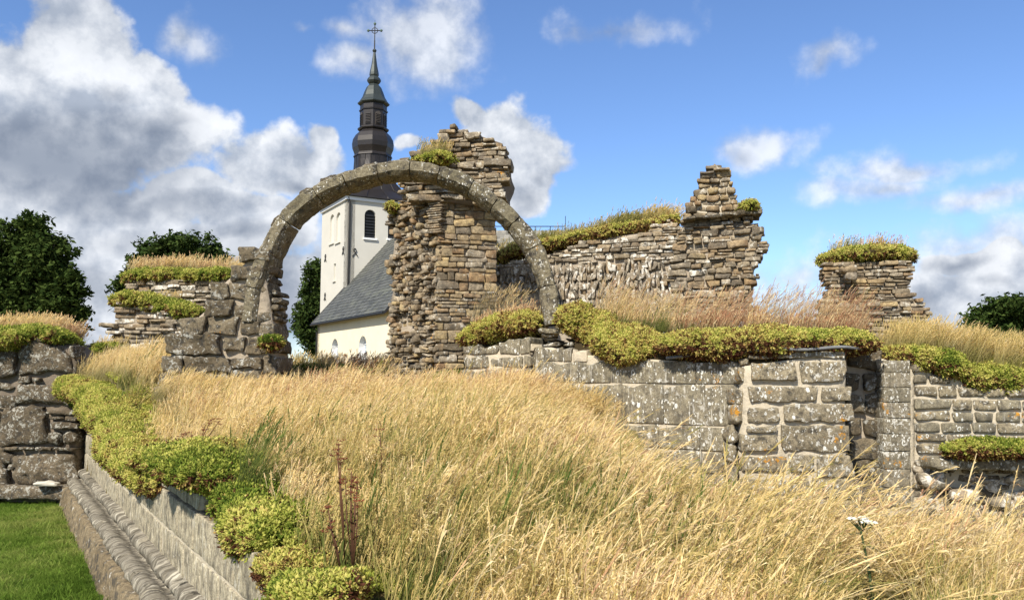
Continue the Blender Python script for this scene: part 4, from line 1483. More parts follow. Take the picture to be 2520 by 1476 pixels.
# low mossy footing between pier and pillar
rt = root('low_footing', 'low dark wall footing with rusty turf between the stepped pier and the tall pillar', 'wall', P(820, 930, 12.6))
fg = Face(686, 12.6, 962, 12.8)
coursed(rt, fg, [(690, 985), (960, 985), (960, 918), (800, 916), (690, 918)], [M['grey']], (.08, .14), (.2, .45), .4, .03, 60, edge=.03, amp=.02, r=.03, cell=.08, thickcore=.7, coremat=M['mortar_dark'])

# ------------------------------------------------------------------ church
e1 = Vector((.51, -.86)).normalized()            # nave axis, towards the viewer
e2 = Vector((-e1.y, e1.x)) * 1.0                 # to the right and away
W0 = Vector((P(779, 915, 56).x, 56.0))
WB, WE = 1.6, P(780, 787, 56).z


def N(s, tq, z):
    q = W0 + e1 * s + e2 * tq
    return Vector((q.x, q.y, z))


def panel(rt, org, du, height_poly, holes, nrm, depth, mat, name, mat_reveal=None):
    """wall sheet with real openings; org 3D, du 3D unit; polys in (u,z); the wall is 0.5 thick"""
    bm = bmesh.new()
    up = Vector((0, 0, 1))
    loops = []
    for poly in [height_poly] + holes:
        vs = [bm.verts.new(org + du * u + up * z) for (u, z) in poly]
        es = [bm.edges.new((vs[i], vs[(i + 1) % len(vs)])) for i in range(len(vs))]
        loops.append((vs, es))
    bmesh.ops.triangle_fill(bm, edges=[e for l in loops for e in l[1]], use_beauty=True, use_dissolve=False, normal=nrm)
    rev = set()
    for vs, es in loops[1:]:
        back = [bm.verts.new(q.co - nrm * depth) for q in vs]
        for i in range(len(vs)):
            j = (i + 1) % len(vs)
            rev.add(bm.faces.new((vs[i], vs[j], back[j], back[i])))
    vs = loops[0][0]
    back = [bm.verts.new(q.co - nrm * .6) for q in vs]
    for i in range(len(vs)):
        j = (i + 1) % len(vs)
        bm.faces.new((vs[i], back[i], back[j], vs[j]))
    V = [tuple(q.co) for q in bm.verts]
    bm.verts.index_update()
    Fc = [tuple(q.index for q in fc_.verts) for fc_ in bm.faces]
    mi = [1 if fc_ in rev else 0 for fc_ in bm.faces]
    bm.free()
    return part(name, V, Fc, [mat, mat_reveal or mat], rt, False, mi)


def arched(u0, u1, z0, z1, n=8):
    r_ = (u1 - u0) / 2
    c = (u0 + u1) / 2
    pts = [(u0, z0), (u1, z0), (u1, z1 - r_)]
    for k in range(1, n):
        a = math.pi * k / n
        pts.append((c + r_ * math.cos(a), z1 - r_ + r_ * math.sin(a)))
    pts.append((u0, z1 - r_))
    return pts


def slab(rt, org, du, dn, u0, u1, z0, z1, o0, o1, mat, name, parent=None):
    V = []
    for o_ in (o0, o1):
        for (u, z) in ((u0, z0), (u1, z0), (u1, z1), (u0, z1)):
            q = org + du * u + dn * o_
            V.append((q.x, q.y, z if org.z == 0 else org.z + z))
    Fc = [(0, 1, 2, 3), (7, 6, 5, 4), (0, 4, 5, 1), (1, 5, 6, 2), (2, 6, 7, 3), (3, 7, 4, 0)]
    return part(name, V, Fc, mat, parent or rt)


rt = root('church', 'whitewashed village church with a slate nave roof and a black onion-domed bell tower', 'church', N(6, 5, WB))
HW = 5.2
RZ = WE + HW * 1.14
E1, E2 = Vector((e1.x, e1.y, 0)), Vector((e2.x, e2.y, 0))
nL = -E2
LN = 13.5
org = N(0, 0, 0)


def upx(px, py=860):
    x, y, z = ray(px, py)
    den = x * e1.y - y * e1.x
    t_ = (W0.x * e1.y - W0.y * e1.x) / den
    return (Vector((t_ * x, t_ * y)) - W0).dot(e1), EYE + t_ * z


holes, wins = [], []
for (pa, pb, pt, pbm) in [(816, 832, 833, 905), (883, 902, 826, 905), (985, 1008, 818, 905)]:
    u0, u1 = upx(pa)[0], upx(pb)[0]
    zt = upx((pa + pb) / 2, pt)[1]; zb = WB + .75
    holes.append(arched(u0, u1, zb, zt)); wins.append((u0, u1, zb, zt))
panel(rt, org, E1, [(0, WB - .3), (LN, WB - .3), (LN, WE), (0, WE)], holes, nL, .38, M['render_cream'], 'nave_wall', M['white_paint'])
for (u0, u1, zb, zt) in wins:
    c0 = org - nL * .36
    pl = arched(u0, u1, zb, zt)
    V = [c0 + E1 * a + Vector((0, 0, b)) for (a, b) in pl]
    fo = part('window', V, [tuple(range(len(V)))], M['white_paint'], rt)
    mu = (u0 + u1) / 2
    V = [org - nL * .35 + E1 * (mu + (a - mu) * .82) + Vector((0, 0, b - .06 if b > zb + .1 else b + .1)) for (a, b) in pl]
    part('glass', V, [tuple(range(len(V)))], M['glass'], fo)
    slab(rt, org, E1, nL, mu - .03, mu + .03, zb, zt - .08, -.345, -.31, M['white_paint'], 'mullion', fo)
    for k in range(1, 5):
        zz = zb + (zt - zb) * k / 5.4
        slab(rt, org, E1, nL, u0 + .06, u1 - .06, zz, zz + .04, -.345, -.315, M['white_paint'], 'glazing_bar', fo)
    slab(rt, org, E1, nL, u0 - .05, u1 + .05, zb - .1, zb, -.3, .06, M['white_paint'], 'sill', fo)
# gables and far wall
for s_ in (0.0, LN):
    V = [N(s_, 0, WB - .3), N(s_, 2 * HW, WB - .3), N(s_, 2 * HW, WE), N(s_, HW, RZ - .1), N(s_, 0, WE)]
    V2 = [q + E1 * (.5 if s_ == 0 else -.5) for q in V]
    part('gable_wall', V + V2, [(0, 1, 2, 3, 4), (9, 8, 7, 6, 5)] + [(i, (i + 1) % 5, (i + 1) % 5 + 5, i + 5) for i in range(5)], M['render_cream'], rt)
part('nave_wall', [N(0, 2 * HW, WB - .3), N(LN, 2 * HW, WB - .3), N(LN, 2 * HW, WE), N(0, 2 * HW, WE), N(0, 2 * HW - .5, WB - .3), N(LN, 2 * HW - .5, WB - .3), N(LN, 2 * HW - .5, WE), N(0, 2 * HW - .5, WE)],
     [(0, 1, 2, 3), (7, 6, 5, 4), (0, 4, 5, 1), (2, 6, 7, 3)], M['render_cream'], rt)
# roof boards + slates
ov = .35
sl = (RZ - WE) / HW


def rp(s_, tq, lift=0.0, side=0):
    z = WE + min(tq, 2 * HW - tq) * sl
    return N(s_, tq, z + lift)


for side in (0, 1):
    t0, t1 = (-ov, HW) if side == 0 else (2 * HW + ov, HW)
    V = [rp(-.15, t0), rp(LN + .15, t0), rp(LN + .15, t1), rp(-.15, t1)]
    V += [q + Vector((0, 0, .12)) for q in V]
    part('roof_slope', V, [(0, 1, 2, 3), (7, 6, 5, 4), (0, 4, 5, 1), (1, 5, 6, 2), (2, 6, 7, 3), (3, 7, 4, 0)], M['slate'] if side else M['copper'], rt)
# slates on the visible slope
rowlen = math.hypot(HW + ov, (HW + ov) * sl)
nrow = 27
dt = (HW + ov) / nrow
sw = .36
upv = (Vector((e2.x, e2.y, sl))).normalized()
nrmv = upv.cross(E1); nrmv = nrmv if nrmv.z > 0 else -nrmv
hl = rowlen / nrow * 1.35
me_s = mesh_of('slate', [(-sw * .48, 0, .03), (sw * .48, 0, .03), (sw * .48, hl, .0), (-sw * .48, hl, .0), (-sw * .48, 0, .012), (sw * .48, 0, .012)], [(0, 1, 2, 3), (4, 5, 1, 0), (0, 3, 4), (1, 5, 2)], M['slate'])
fr_m = Matrix((E1, upv, nrmv)).transposed()
rotS = fr_m.to_euler()
JV, JF, n0 = [], [], 0
cells = []
for r_i in range(nrow):
    s_ = -.15 + (sw / 2 if r_i % 2 else 0)
    while s_ < LN:
        cells.append((r_i, s_)); s_ += sw
cells.sort(key=lambda q: -(q[1]))
for i, (r_i, s_) in enumerate([q for q in cells if q[1] < 7.2] + [q for q in cells if q[1] >= 7.2]):
    c = N(s_ + sw / 2, -ov + r_i * dt, WE + (-ov + r_i * dt) * sl + .125) + nrmv * rnd.uniform(0, .008)
    if i < 290:
        place('slate', me_s, rt, c, rotS)
    else:
        vv = np.array([tuple(q.co) for q in me_s.vertices]) @ np.array(fr_m).T + np.array(tuple(c))
        JV.append(vv); JF += [tuple(n0 + k for k in pl.vertices) for pl in me_s.polygons]; n0 += len(vv)
o = part('roof_slates', np.concatenate(JV), JF, M['slate'], rt)
o['kind'] = 'stuff'
# verge board, gutter
v, f = tube([rp(-.22, -ov, .10), rp(-.22, HW, .12)], .09, 6)
part('verge_board', v, f, M['iron'], rt)
v, f = tube([N(-.2, -ov - .08, WE - ov * sl + .02), N(LN, -ov - .08, WE - ov * sl + .02)], .08, 6)
part('gutter', v, f, M['iron'], rt)
v, f = tube([N(.05, -ov, WE - ov * sl), N(.1, -.08, WE - .9), N(.1, -.08, WB)], .05, 6)
part('downpipe', v, f, M['iron'], rt)
# tower
TW = 6.0
tcx = Vector((P(909, 915, 61).x, 61.0))
TZ = P(858, 487, 57.6).z
T0 = tcx - e2 * (TW / 2) + e1 * (TW / 2)    # near left corner


def T(a, b, z):   # a along e1 from near corner back, b along e2
    q = T0 - e1 * a + e2 * b
    return Vector((q.x, q.y, z))


def solve_face(px, py, o2, d2):
    x, y, z = ray(px, py)
    den = x * d2.y - y * d2.x
    t_ = (o2.x * d2.y - o2.y * d2.x) / den
    return (Vector((t_ * x, t_ * y)) - o2).dot(d2), EYE + t_ * z


# left face: runs back along -e1 ; front face runs along e2
lfh, lfn = [], []
for (xa, xb, ya, yb) in [(812, 822, 528, 598), (827, 838, 523, 595)]:
    a1 = solve_face(xa, (ya + yb) / 2, T0, -e1)[0]; a0 = solve_face(xb, (ya + yb) / 2, T0, -e1)[0]
    z1 = solve_face((xa + xb) / 2, ya, T0, -e1)[1]; z0 = solve_face((xa + xb) / 2, yb, T0, -e1)[1]
    lfh.append(arched(a0, a1, z0, z1)); lfn.append((a0, a1, z0, z1))
a1 = solve_face(821, 668, T0, -e1)[0]; a0 = solve_face(826, 668, T0, -e1)[0]
z1 = solve_face(823, 649, T0, -e1)[1]; z0 = solve_face(823, 690, T0, -e1)[1]
lfh.append([(a0, z0), (a1, z0), (a1, z1), (a0, z1)]); lfn.append((a0, a1, z0, z1))
oT = Vector((T0.x, T0.y, 0))
lp = panel(rt, oT, -E1, [(0, WB - .3), (TW, WB - .3), (TW, TZ), (0, TZ)], lfh, -E2, .16, M['render_white'], 'tower_wall')
for (a0, a1, z0, z1) in lfn:
    pl = arched(a0, a1, z0, z1) if z1 - z0 > 1.6 else [(a0, z0), (a1, z0), (a1, z1), (a0, z1)]
    V = [oT + E2 * .14 - E1 * a + Vector((0, 0, b)) for (a, b) in pl]
    part('blind_niche', V, [tuple(range(len(V)))], M['niche'], rt)
    slab(rt, oT, -E1, -E2, a0 - .08, a1 + .08, z0 - .12, z0, -.1, .1, M['niche'], 'niche_sill')
ffh, ffn = [], []
for (xa, xb, ya, yb) in [(897, 925, 516, 586), (955, 983, 518, 588)]:
    b0 = solve_face(xa, 550, T0, e2)[0]; b1 = solve_face(xb, 550, T0, e2)[0]
    z1 = solve_face((xa + xb) / 2, ya, T0, e2)[1]; z0 = solve_face((xa + xb) / 2, yb, T0, e2)[1]
    ffh.append(arched(b0, b1, z0, z1)); ffn.append((b0, b1, z0, z1))
panel(rt, oT, E2, [(0, WB - .3), (TW, WB - .3), (TW, TZ), (0, TZ)], ffh, E1, .22, M['render_white'], 'tower_wall')
for (b0, b1, z0, z1) in ffn:
    V = [oT - E1 * .2 + E2 * a + Vector((0, 0, b)) for (a, b) in arched(b0, b1, z0, z1)]
    lo_ = part('louvred_window', V, [tuple(range(len(V)))], M['louver'], rt)
    k = 0
    zz = z0 + .1
    while zz < z1 - .45:
        slab(rt, oT, E2, E1, b0 + .06, b1 - .06, zz, zz + .11, -.19, -.08, M['louver'], 'louvre_board', lo_)
        zz += .22
    slab(rt, oT, E2, E1, b0 - .1, b1 + .1, z0 - .14, z0, -.1, .12, M['white_paint'], 'sill', lo_)
for (a, b, c, d) in [((TW, 0), (TW, TW), 0, 0), ((0, TW), (TW, TW), 0, 0)]:
    q0, q1 = T(a[0], a[1], WB), T(b[0], b[1], WB)
    V = [q0, q1, q1 + Vector((0, 0, TZ - WB)), q0 + Vector((0, 0, TZ - WB))]
    part('tower_wall', V, [(0, 1, 2, 3)], M['render_white'], rt)
v, f = tube([T(.0, -.08, TZ - .1) + E1 * .1 + E2 * .12, T(0, .15, TZ - .5) + E1 * .1, T(0, .15, WE + 1)], .07, 6)
part('downpipe', v, f, M['iron'], rt)
slab(rt, oT, E2, E1, -.15, TW + .15, TZ - .28, TZ - .03, 0, .14, M['white_paint'], 'cornice')
slab(rt, oT, -E1, -E2, -.15, TW + .15, TZ - .28, TZ - .03, 0.003, .14, M['white_paint'], 'cornice')
# iron wall anchors: small knotted ribbons
for (px, py, fdir) in [(873, 621, 0), (846, 617, 1), (802, 635, 1), (801, 730, 1)]:
    if fdir == 0:
        u_, z_ = solve_face(px, py, T0, e2); base = oT + E2 * u_ + E1 * .05; du = E2
    else:
        u_, z_ = solve_face(px, py, T0, -e1); base = oT - E1 * u_ - E2 * .05; du = -E1
    base = base + Vector((0, 0, z_))
    pts = [base + du * a + Vector((0, 0, b)) for (a, b) in [(-.20, -.30), (-.02, -.05), (.12, .14), (.04, .27), (-.06, .27), (-.12, .14), (.04, -.05), (.20, -.28)]]
    v, f = tube(pts, .035, 5)
    part('wall_anchor', v, f, M['iron'], rt)


def octa(lv, mat_, name, nside=8, rot=None):
    """stacked rings: list of (z, half width)"""
    V, Fc = [], []
    ang0 = math.atan2(e1.y, e1.x) + math.pi / nside
    for (z, r_) in lv:
        for k in range(nside):
            a = ang0 + 2 * math.pi * k / nside
            rr = r_ / math.cos(math.pi / nside)
            V.append((tcx.x + rr * math.cos(a), tcx.y + rr * math.sin(a), z))
    for i in range(len(lv) - 1):
        for k in range(nside):
            Fc.append((i * nside + k, i * nside + (k + 1) % nside, (i + 1) * nside + (k + 1) % nside, (i + 1) * nside + k))
    Fc.append(tuple(range(nside))[::-1]); Fc.append(tuple(range((len(lv) - 1) * nside, len(lv) * nside)))
    return part(name, V, Fc, mat_, rt)


def zt(py): return P(909, py, 61).z
def hw(px): return px * 61 / F


# pyramidal skirt from the square eave to the octagon
V = []
sq = 4
ring0 = []
q4 = [T(-.35, -.35, TZ), T(-.35, TW + .35, TZ), T(TW + .35, TW + .35, TZ), T(TW + .35, -.35, TZ)]
NS = 32


def ringpt(k, f_, z, r8):
    """blend from the square at f=0 to the octagon at f=1"""
    side = k // (NS // 4); u = (k % (NS // 4)) / (NS // 4)
    a = q4[side].lerp(q4[(side + 1) % 4], u)
    dv = Vector((a.x - tcx.x, a.y - tcx.y))
    th_ = math.atan2(dv.y, dv.x) - math.atan2(e1.y, e1.x)
    m8 = ((th_ + math.pi / 8) % (math.pi / 4)) - math.pi / 8
    o8 = dv.normalized() * (r8 / math.cos(m8))
    sq_ = dv
    full = 3.35
    sc = (full + (r8 - full) * f_) / full
    q = sq_ * sc * (1 - f_) + o8 * f_
    return (tcx.x + q.x, tcx.y + q.y, z)


rows = [(487, 0.0), (483, .02), (462, .42), (440, .68), (415, .88), (398, .97), (388, 1.0)]
for (py, f_) in rows:
    for k in range(NS):
        V.append(ringpt(k, f_, TZ + (zt(388) - TZ) * (487 - py) / 99, hw(43)))
Fc = []
for i in range(len(rows) - 1):
    for k in range(NS):
        Fc.append((i * NS + k, (i + 1) * NS + k, (i + 1) * NS + (k + 1) % NS, i * NS + (k + 1) % NS))
part('tower_roof', V, [q[::-1] for q in Fc] + [tuple(range(NS))], M['copper'], rt)
for k in range(0, NS, 2):
    pts = [Vector(V[i * NS + k]) + Vector((0, 0, .03)) for i in range(len(rows))]
    v, f = tube(pts, .035, 4)
    part('standing_seam', v, f, M['copper'], rt)
on = octa([(zt(389), hw(45)), (zt(386), hw(44)), (zt(382), hw(42)), (zt(376), hw(44)), (zt(368), hw(47)), (zt(357), hw(48)), (zt(345), hw(46)), (zt(334), hw(40)), (zt(326), hw(32)), (zt(322), hw(30))], M['copper'], 'onion_dome')
octa([(zt(324), hw(34)), (zt(321), hw(36)), (zt(318), hw(36)), (zt(315), hw(32))], M['copper'], 'cornice')
la = octa([(zt(318), hw(31)), (zt(262), hw(31))], M['copper'], 'lantern')
octa([(zt(277), hw(33)), (zt(274), hw(33.5)), (zt(273), hw(31.5))], M['copper'], 'cornice')
octa([(zt(262), hw(32)), (zt(259), hw(36)), (zt(257), hw(37)), (zt(255.5), hw(37))], M['copper_green'], 'cornice')
octa([(zt(256), hw(37)), (zt(250), hw(32)), (zt(240), hw(26)), (zt(228), hw(22)), (zt(216), hw(17)), (zt(208), hw(10))], M['copper_green'], 'bell_roof')
octa([(zt(209), hw(10)), (zt(206), hw(13)), (zt(201), hw(16)), (zt(197), hw(16)), (zt(192), hw(13)), (zt(189), hw(9))], M['copper_green'], 'small_onion')
octa([(zt(191), hw(9)), (zt(186), hw(11)), (zt(180), hw(10.5)), (zt(160), hw(6.5)), (zt(140), hw(4)), (zt(127), hw(2.3))], M['copper_green'], 'needle_spire')
# lantern louvres in each face
for k in range(8):
    a = math.atan2(e1.y, e1.x) + 2 * math.pi * k / 8
    nn = Vector((math.cos(a), math.sin(a), 0)); tt = Vector((-nn.y, nn.x, 0))
    base = Vector((tcx.x, tcx.y, 0)) + nn * (hw(31) + .02)
    V = [base + tt * u_ + Vector((0, 0, z_)) for (u_, z_) in arched(-.23, .23, zt(315), zt(282))]
    V += [q + nn * .03 for q in V]
    n8 = len(V) // 2
    wo_ = part('lantern_window', V, [tuple(range(n8, 2 * n8))] + [(i, (i + 1) % n8, (i + 1) % n8 + n8, i + n8) for i in range(n8)], M['louver_brown'] if k % 2 == 0 else M['copper'], rt)
    for j in range(7):
        zz = zt(315) + .07 + j * .125
        slab(rt, base, tt, nn, -.2, .2, zz, zz + .05, .03, .08, M['louver_brown'], 'louvre_board', wo_) if False else part('louvre_board', [base + tt * a_ + nn * b_ + Vector((0, 0, c_)) for (a_, b_, c_) in [(-.2, .03, zz + .05), (.2, .03, zz + .05), (.2, .09, zz), (-.2, .09, zz), (-.2, .03, zz), (.2, .03, zz)]], [(0, 1, 2, 3), (3, 2, 5, 4)], M['louver_brown'] if j else M['copper'], wo_)
# finial and cross
cr = part('finial_ball', *(lambda q: q)(tube([Vector((tcx.x, tcx.y, zt(130))), Vector((tcx.x, tcx.y, zt(128.5))), Vector((tcx.x, tcx.y, zt(125.5))), Vector((tcx.x, tcx.y, zt(122.5))), Vector((tcx.x, tcx.y, zt(121)))], [.06, .13, .17, .12, .05], 10)), M['copper_green'], rt)
cc = Vector((tcx.x, tcx.y, zt(76)))
ex = Vector((1, 0, 0)); ez = Vector((0, 0, 1))
v, f = tube([Vector((tcx.x, tcx.y, zt(122))), Vector((tcx.x, tcx.y, zt(100)))], .05, 6)
cross = part('cross', v, f, M['iron'], rt)
v, f = tube([Vector((tcx.x, tcx.y, zt(101))), Vector((tcx.x, tcx.y, zt(60)))], .038, 6)
part('upright', v, f, M['iron'], cross)
v, f = tube([cc - ex * hw(16), cc + ex * hw(16)], .038, 6)
part('crossbar', v, f, M['iron'], cross)
pts = [cc + ex * math.cos(a) * hw(7.5) + ez * math.sin(a) * hw(7.5) for a in np.linspace(0, 6.2832, 19)]
v, f = tube(pts, .03, 5)
part('ring', v, f, M['iron'], cross)
for q in [cc - ex * hw(16.5), cc + ex * hw(16.5), cc + ez * hw(18)]:
    v, f = tube([q - ez * .11, q - ez * .08, q, q + ez * .08, q + ez * .11], [.02, .08, .115, .08, .02], 8)
    part('cross_ball', v, f, M['patina'], cross)
v, f = tube([cc + ez * hw(19), cc + ez * hw(27)], .012, 4)
part('lightning_rod', v, f, M['iron'], cross)

# ------------------------------------------------------------------ shingled building behind the rear wall
rt = root('shingled_building', 'long grey shingled roof with a ridge rail showing between the pillar and the rear wall', 'building', P(1300, 900, 52))
dB = 50.0
zr = P(1300, 568, dB).z
x0, x1 = P(1130, 600, dB).x, P(1392, 600, dB).x
ze = P(1300, 680, dB - 4).z


def bxx(name, lo, hi, mat, parent):
    (a, b, c), (d, e, g_) = lo, hi
    V = [(a, b, c), (d, b, c), (d, e, c), (a, e, c), (a, b, g_), (d, b, g_), (d, e, g_), (a, e, g_)]
    return part(name, V, [(3, 2, 1, 0), (4, 5, 6, 7), (0, 1, 5, 4), (1, 2, 6, 5), (2, 3, 7, 6), (3, 0, 4, 7)], mat, parent)


bxx('wall', (x0 - 1, dB - 3.6, 1.2), (x1 + 2.6, dB + 3.6, ze + .3), M['render_white'], rt)
V = [(x0 - 1.4, dB - 4, ze), (x1 + 3, dB - 4, ze), (x1 + .2, dB, zr), (x0 - 1.4, dB, zr), (x1 + 3, dB + 4, ze), (x0 - 1.4, dB + 4, ze)]
rf = part('roof', V, [(0, 1, 2, 3), (1, 4, 2), (4, 5, 3, 2), (0, 3, 5), (5, 4, 1, 0)], M['shingle'], rt)
sh_v, sh_f, n0 = [], [], 0
for r_i in range(22):
    u = r_i / 22
    z_ = ze + (zr - ze) * u; y_ = dB - 4 + 4 * u
    x_ = x0 - 1.2
    xe = x1 + 3 - 2.8 * u
    while x_ < xe - .2:
        wq = rnd.uniform(.18, .32)
        l_ = .0
        sh_v += [(x_, y_ - .05, z_ - .02), (x_ + wq - .02, y_ - .05, z_ - .02), (x_ + wq - .02, y_ + .22, z_ + .22 * (zr - ze) / 4 + .01), (x_, y_ + .22, z_ + .22 * (zr - ze) / 4 + .01), (x_, y_ - .02, z_ - .06), (x_ + wq - .02, y_ - .02, z_ - .06)]
        sh_f += [(n0, n0 + 1, n0 + 2, n0 + 3), (n0 + 4, n0 + 5, n0 + 1, n0)]
        n0 += 6
        x_ += wq
o = part('shingles', sh_v, sh_f, M['shingle'], rt); o['kind'] = 'stuff'
v, f = tube([Vector((x0, dB, zr + .28)), Vector((x1, dB, zr + .28))], .03, 5)
rl = part('ridge_rail', v, f, M['iron'], rt)
for i in range(8):
    xx = x0 + (x1 - x0) * i / 7
    v, f = tube([Vector((xx, dB, zr - .05)), Vector((xx, dB, zr + .3))], .025, 5)
    part('rail_post', v, f, M['iron'], rl)
v, f = tube([Vector((x1, dB, zr)), Vector((x1, dB, zr + .95))], .02, 5)
part('antenna', v, f, M['iron'], rt)

# ------------------------------------------------------------------ trees
def tree(name, label, base, height, blobs, nleaf, lsize, mat, seed, trunk_r=.35):
    """blobs: (x,y,z,rx,ry,rz) relative to the base"""
    q = np.random.RandomState(seed)
    qq = random.Random(seed)
    rt = root(name, label, 'tree', base)
    # trunk and limbs
    TV, TF, n0 = [], [], 0
    top = Vector((base[0], base[1], base[2] + height * .62))
    b0 = Vector(base)
    segs = [([b0 + Vector((0, 0, -.4)), b0.lerp(top, .35) + Vector((.1, 0, 0)), b0.lerp(top, .7), top], [trunk_r * 1.25, trunk_r, trunk_r * .7, trunk_r * .35])]
    for bl in blobs:
        c = b0 + Vector(bl[:3])
        st = b0.lerp(top, qq.uniform(.35, .9))
        mid = st.lerp(c, .5) + Vector((qq.uniform(-.3, .3), qq.uniform(-.3, .3), .3))
        segs.append(([st, mid, c], [trunk_r * .4, trunk_r * .25, trunk_r * .1]))
        for j in range(3):
            e_ = c + Vector((qq.uniform(-1, 1) * bl[3] * .7, qq.uniform(-1, 1) * bl[4] * .7, qq.uniform(-.6, .9) * bl[5] * .7))
            segs.append(([mid, mid.lerp(e_, .5), e_], [trunk_r * .2, trunk_r * .12, trunk_r * .05]))
    for pts, rs in segs:
        v, f = tube(pts, rs, 6)
        TV += [tuple(k) for k in v]; TF += [tuple(k + n0 for k in w_) for w_ in f]; n0 += len(v)
    part('trunk', TV, TF, M['bark'], rt, True)
    # leaf clusters: sub-clumps on the shells of the blobs
    vol = np.array([b[3] * b[4] + b[3] * b[5] for b in blobs]); vol = vol / vol.sum()
    ncl = nleaf // 26
    ci = q.choice(len(blobs), ncl, p=vol)
    B = np.array(blobs)[ci]
    d = q.normal(size=(ncl, 3)); d /= np.linalg.norm(d, axis=1)[:, None]
    rad = q.uniform(.4, 1.12, ncl) ** .7
    bump = 1 + .5 * vn(d * 2.7 + ci[:, None] * 7.1, 5)
    cc_ = B[:, :3] + d * B[:, 3:] * (rad * bump)[:, None]
    csz = q.uniform(.5, 1.2, ncl) * lsize * 3.2
    L = ncl * 26
    c = np.repeat(cc_, 26, 0) + q.normal(size=(L, 3)) * np.repeat(csz, 26)[:, None] * .34
    n = q.normal(size=(L, 3)); n[:, 2] = np.abs(n[:, 2]) + .3; n /= np.linalg.norm(n, axis=1)[:, None]
    a = np.cross(n, q.normal(size=(L, 3))); a /= (np.linalg.norm(a, axis=1)[:, None] + 1e-9)
    b = np.cross(n, a)
    s_ = q.uniform(.6, 1.3, L)[:, None] * lsize
    v = np.stack([c - a * s_, c - b * s_ * .45 + n * s_ * .1, c + a * s_, c + b * s_ * .45 + n * s_ * .1], 1).reshape(-1, 3) + np.array(base)
    f = np.arange(L * 4).reshape(-1, 4)
    me = bpy.data.meshes.new('crown')
    me.vertices.add(L * 4); me.vertices.foreach_set('co', (v - np.array(base)).astype(np.float32).ravel())
    me.loops.add(L * 4); me.loops.foreach_set('vertex_index', f.ravel().astype(np.int32))
    me.polygons.add(L); me.polygons.foreach_set('loop_start', (np.arange(L) * 4).astype(np.int32))
    me.materials.append(mat)
    me.update(calc_edges=True)
    o = bpy.data.objects.new('crown', me)
    COL.objects.link(o); o.parent = rt
    return rt


def blob_px(base, d, lst):
    out = []
    for (px, py, rx, ry) in lst:
        c = P(px, py, d)
        s_ = d / F
        out.append((c.x - base[0], c.y - base[1] + rnd.uniform(-.6, .6), c.z - base[2], rx * s_, max(rx, ry) * s_ * .9, ry * s_))
    return out


b = (P(80, 900, 42).x, 42, 1.4)
tree('broadleaf_tree', 'big dark broadleaf tree at the left edge behind the boulder wall', b, 8.5,
     blob_px(b, 42, [(60, 580, 60, 55), (20, 650, 70, 70), (110, 640, 60, 70), (60, 720, 80, 70), (140, 740, 55, 60), (180, 700, 35, 40), (185, 770, 30, 35), (120, 800, 60, 40), (20, 780, 60, 60), (-60, 640, 80, 90), (-70, 760, 80, 70)]), 42000, .16, M['leaf'], 3, .4)
b = (P(430, 900, 46).x, 46, 1.6)
tree('broadleaf_tree', 'rounded dark tree rising over the turf of the stepped rear wall', b, 7.5,
     blob_px(b, 46, [(440, 620, 60, 42), (380, 650, 55, 45), (510, 640, 50, 42), (430, 690, 90, 60), (330, 690, 35, 35), (550, 665, 25, 28), (305, 705, 20, 20), (500, 720, 60, 50), (350, 740, 50, 50)]), 30000, .16, M['leaf2'], 5, .35)
b = (P(800, 900, 66).x, 66, 1.6)
tree('broadleaf_tree', 'narrow dark tree tucked against the left side of the church tower', b, 8.5,
     blob_px(b, 66, [(785, 670, 28, 32), (770, 715, 32, 34), (755, 770, 32, 34), (775, 820, 34, 34), (795, 730, 30, 40), (750, 805, 24, 24), (790, 860, 26, 30), (830, 780, 50, 60)]), 20000, .19, M['leaf2'], 7, .3)
b = (P(2480, 900, 50).x, 50, 1.8)
tree('broadleaf_tree', 'dark spreading tree at the right edge above the coursed wall', b, 5,
     blob_px(b, 50, [(2480, 760, 60, 32), (2430, 790, 50, 32), (2520, 790, 60, 40), (2400, 820, 35, 24), (2580, 780, 70, 55), (2470, 830, 90, 35)]), 26000, .16, M['leaf'], 9, .35)
b = (P(2285, 880, 30).x, 30, 1.7)
tree('small_bush', 'small dark bush peeping up right of the rubble stub', b, 1.8,
     blob_px(b, 30, [(2280, 820, 28, 18), (2262, 832, 20, 14), (2305, 835, 22, 14), (2285, 860, 40, 20)]), 5000, .09, M['leaf2'], 13, .06)


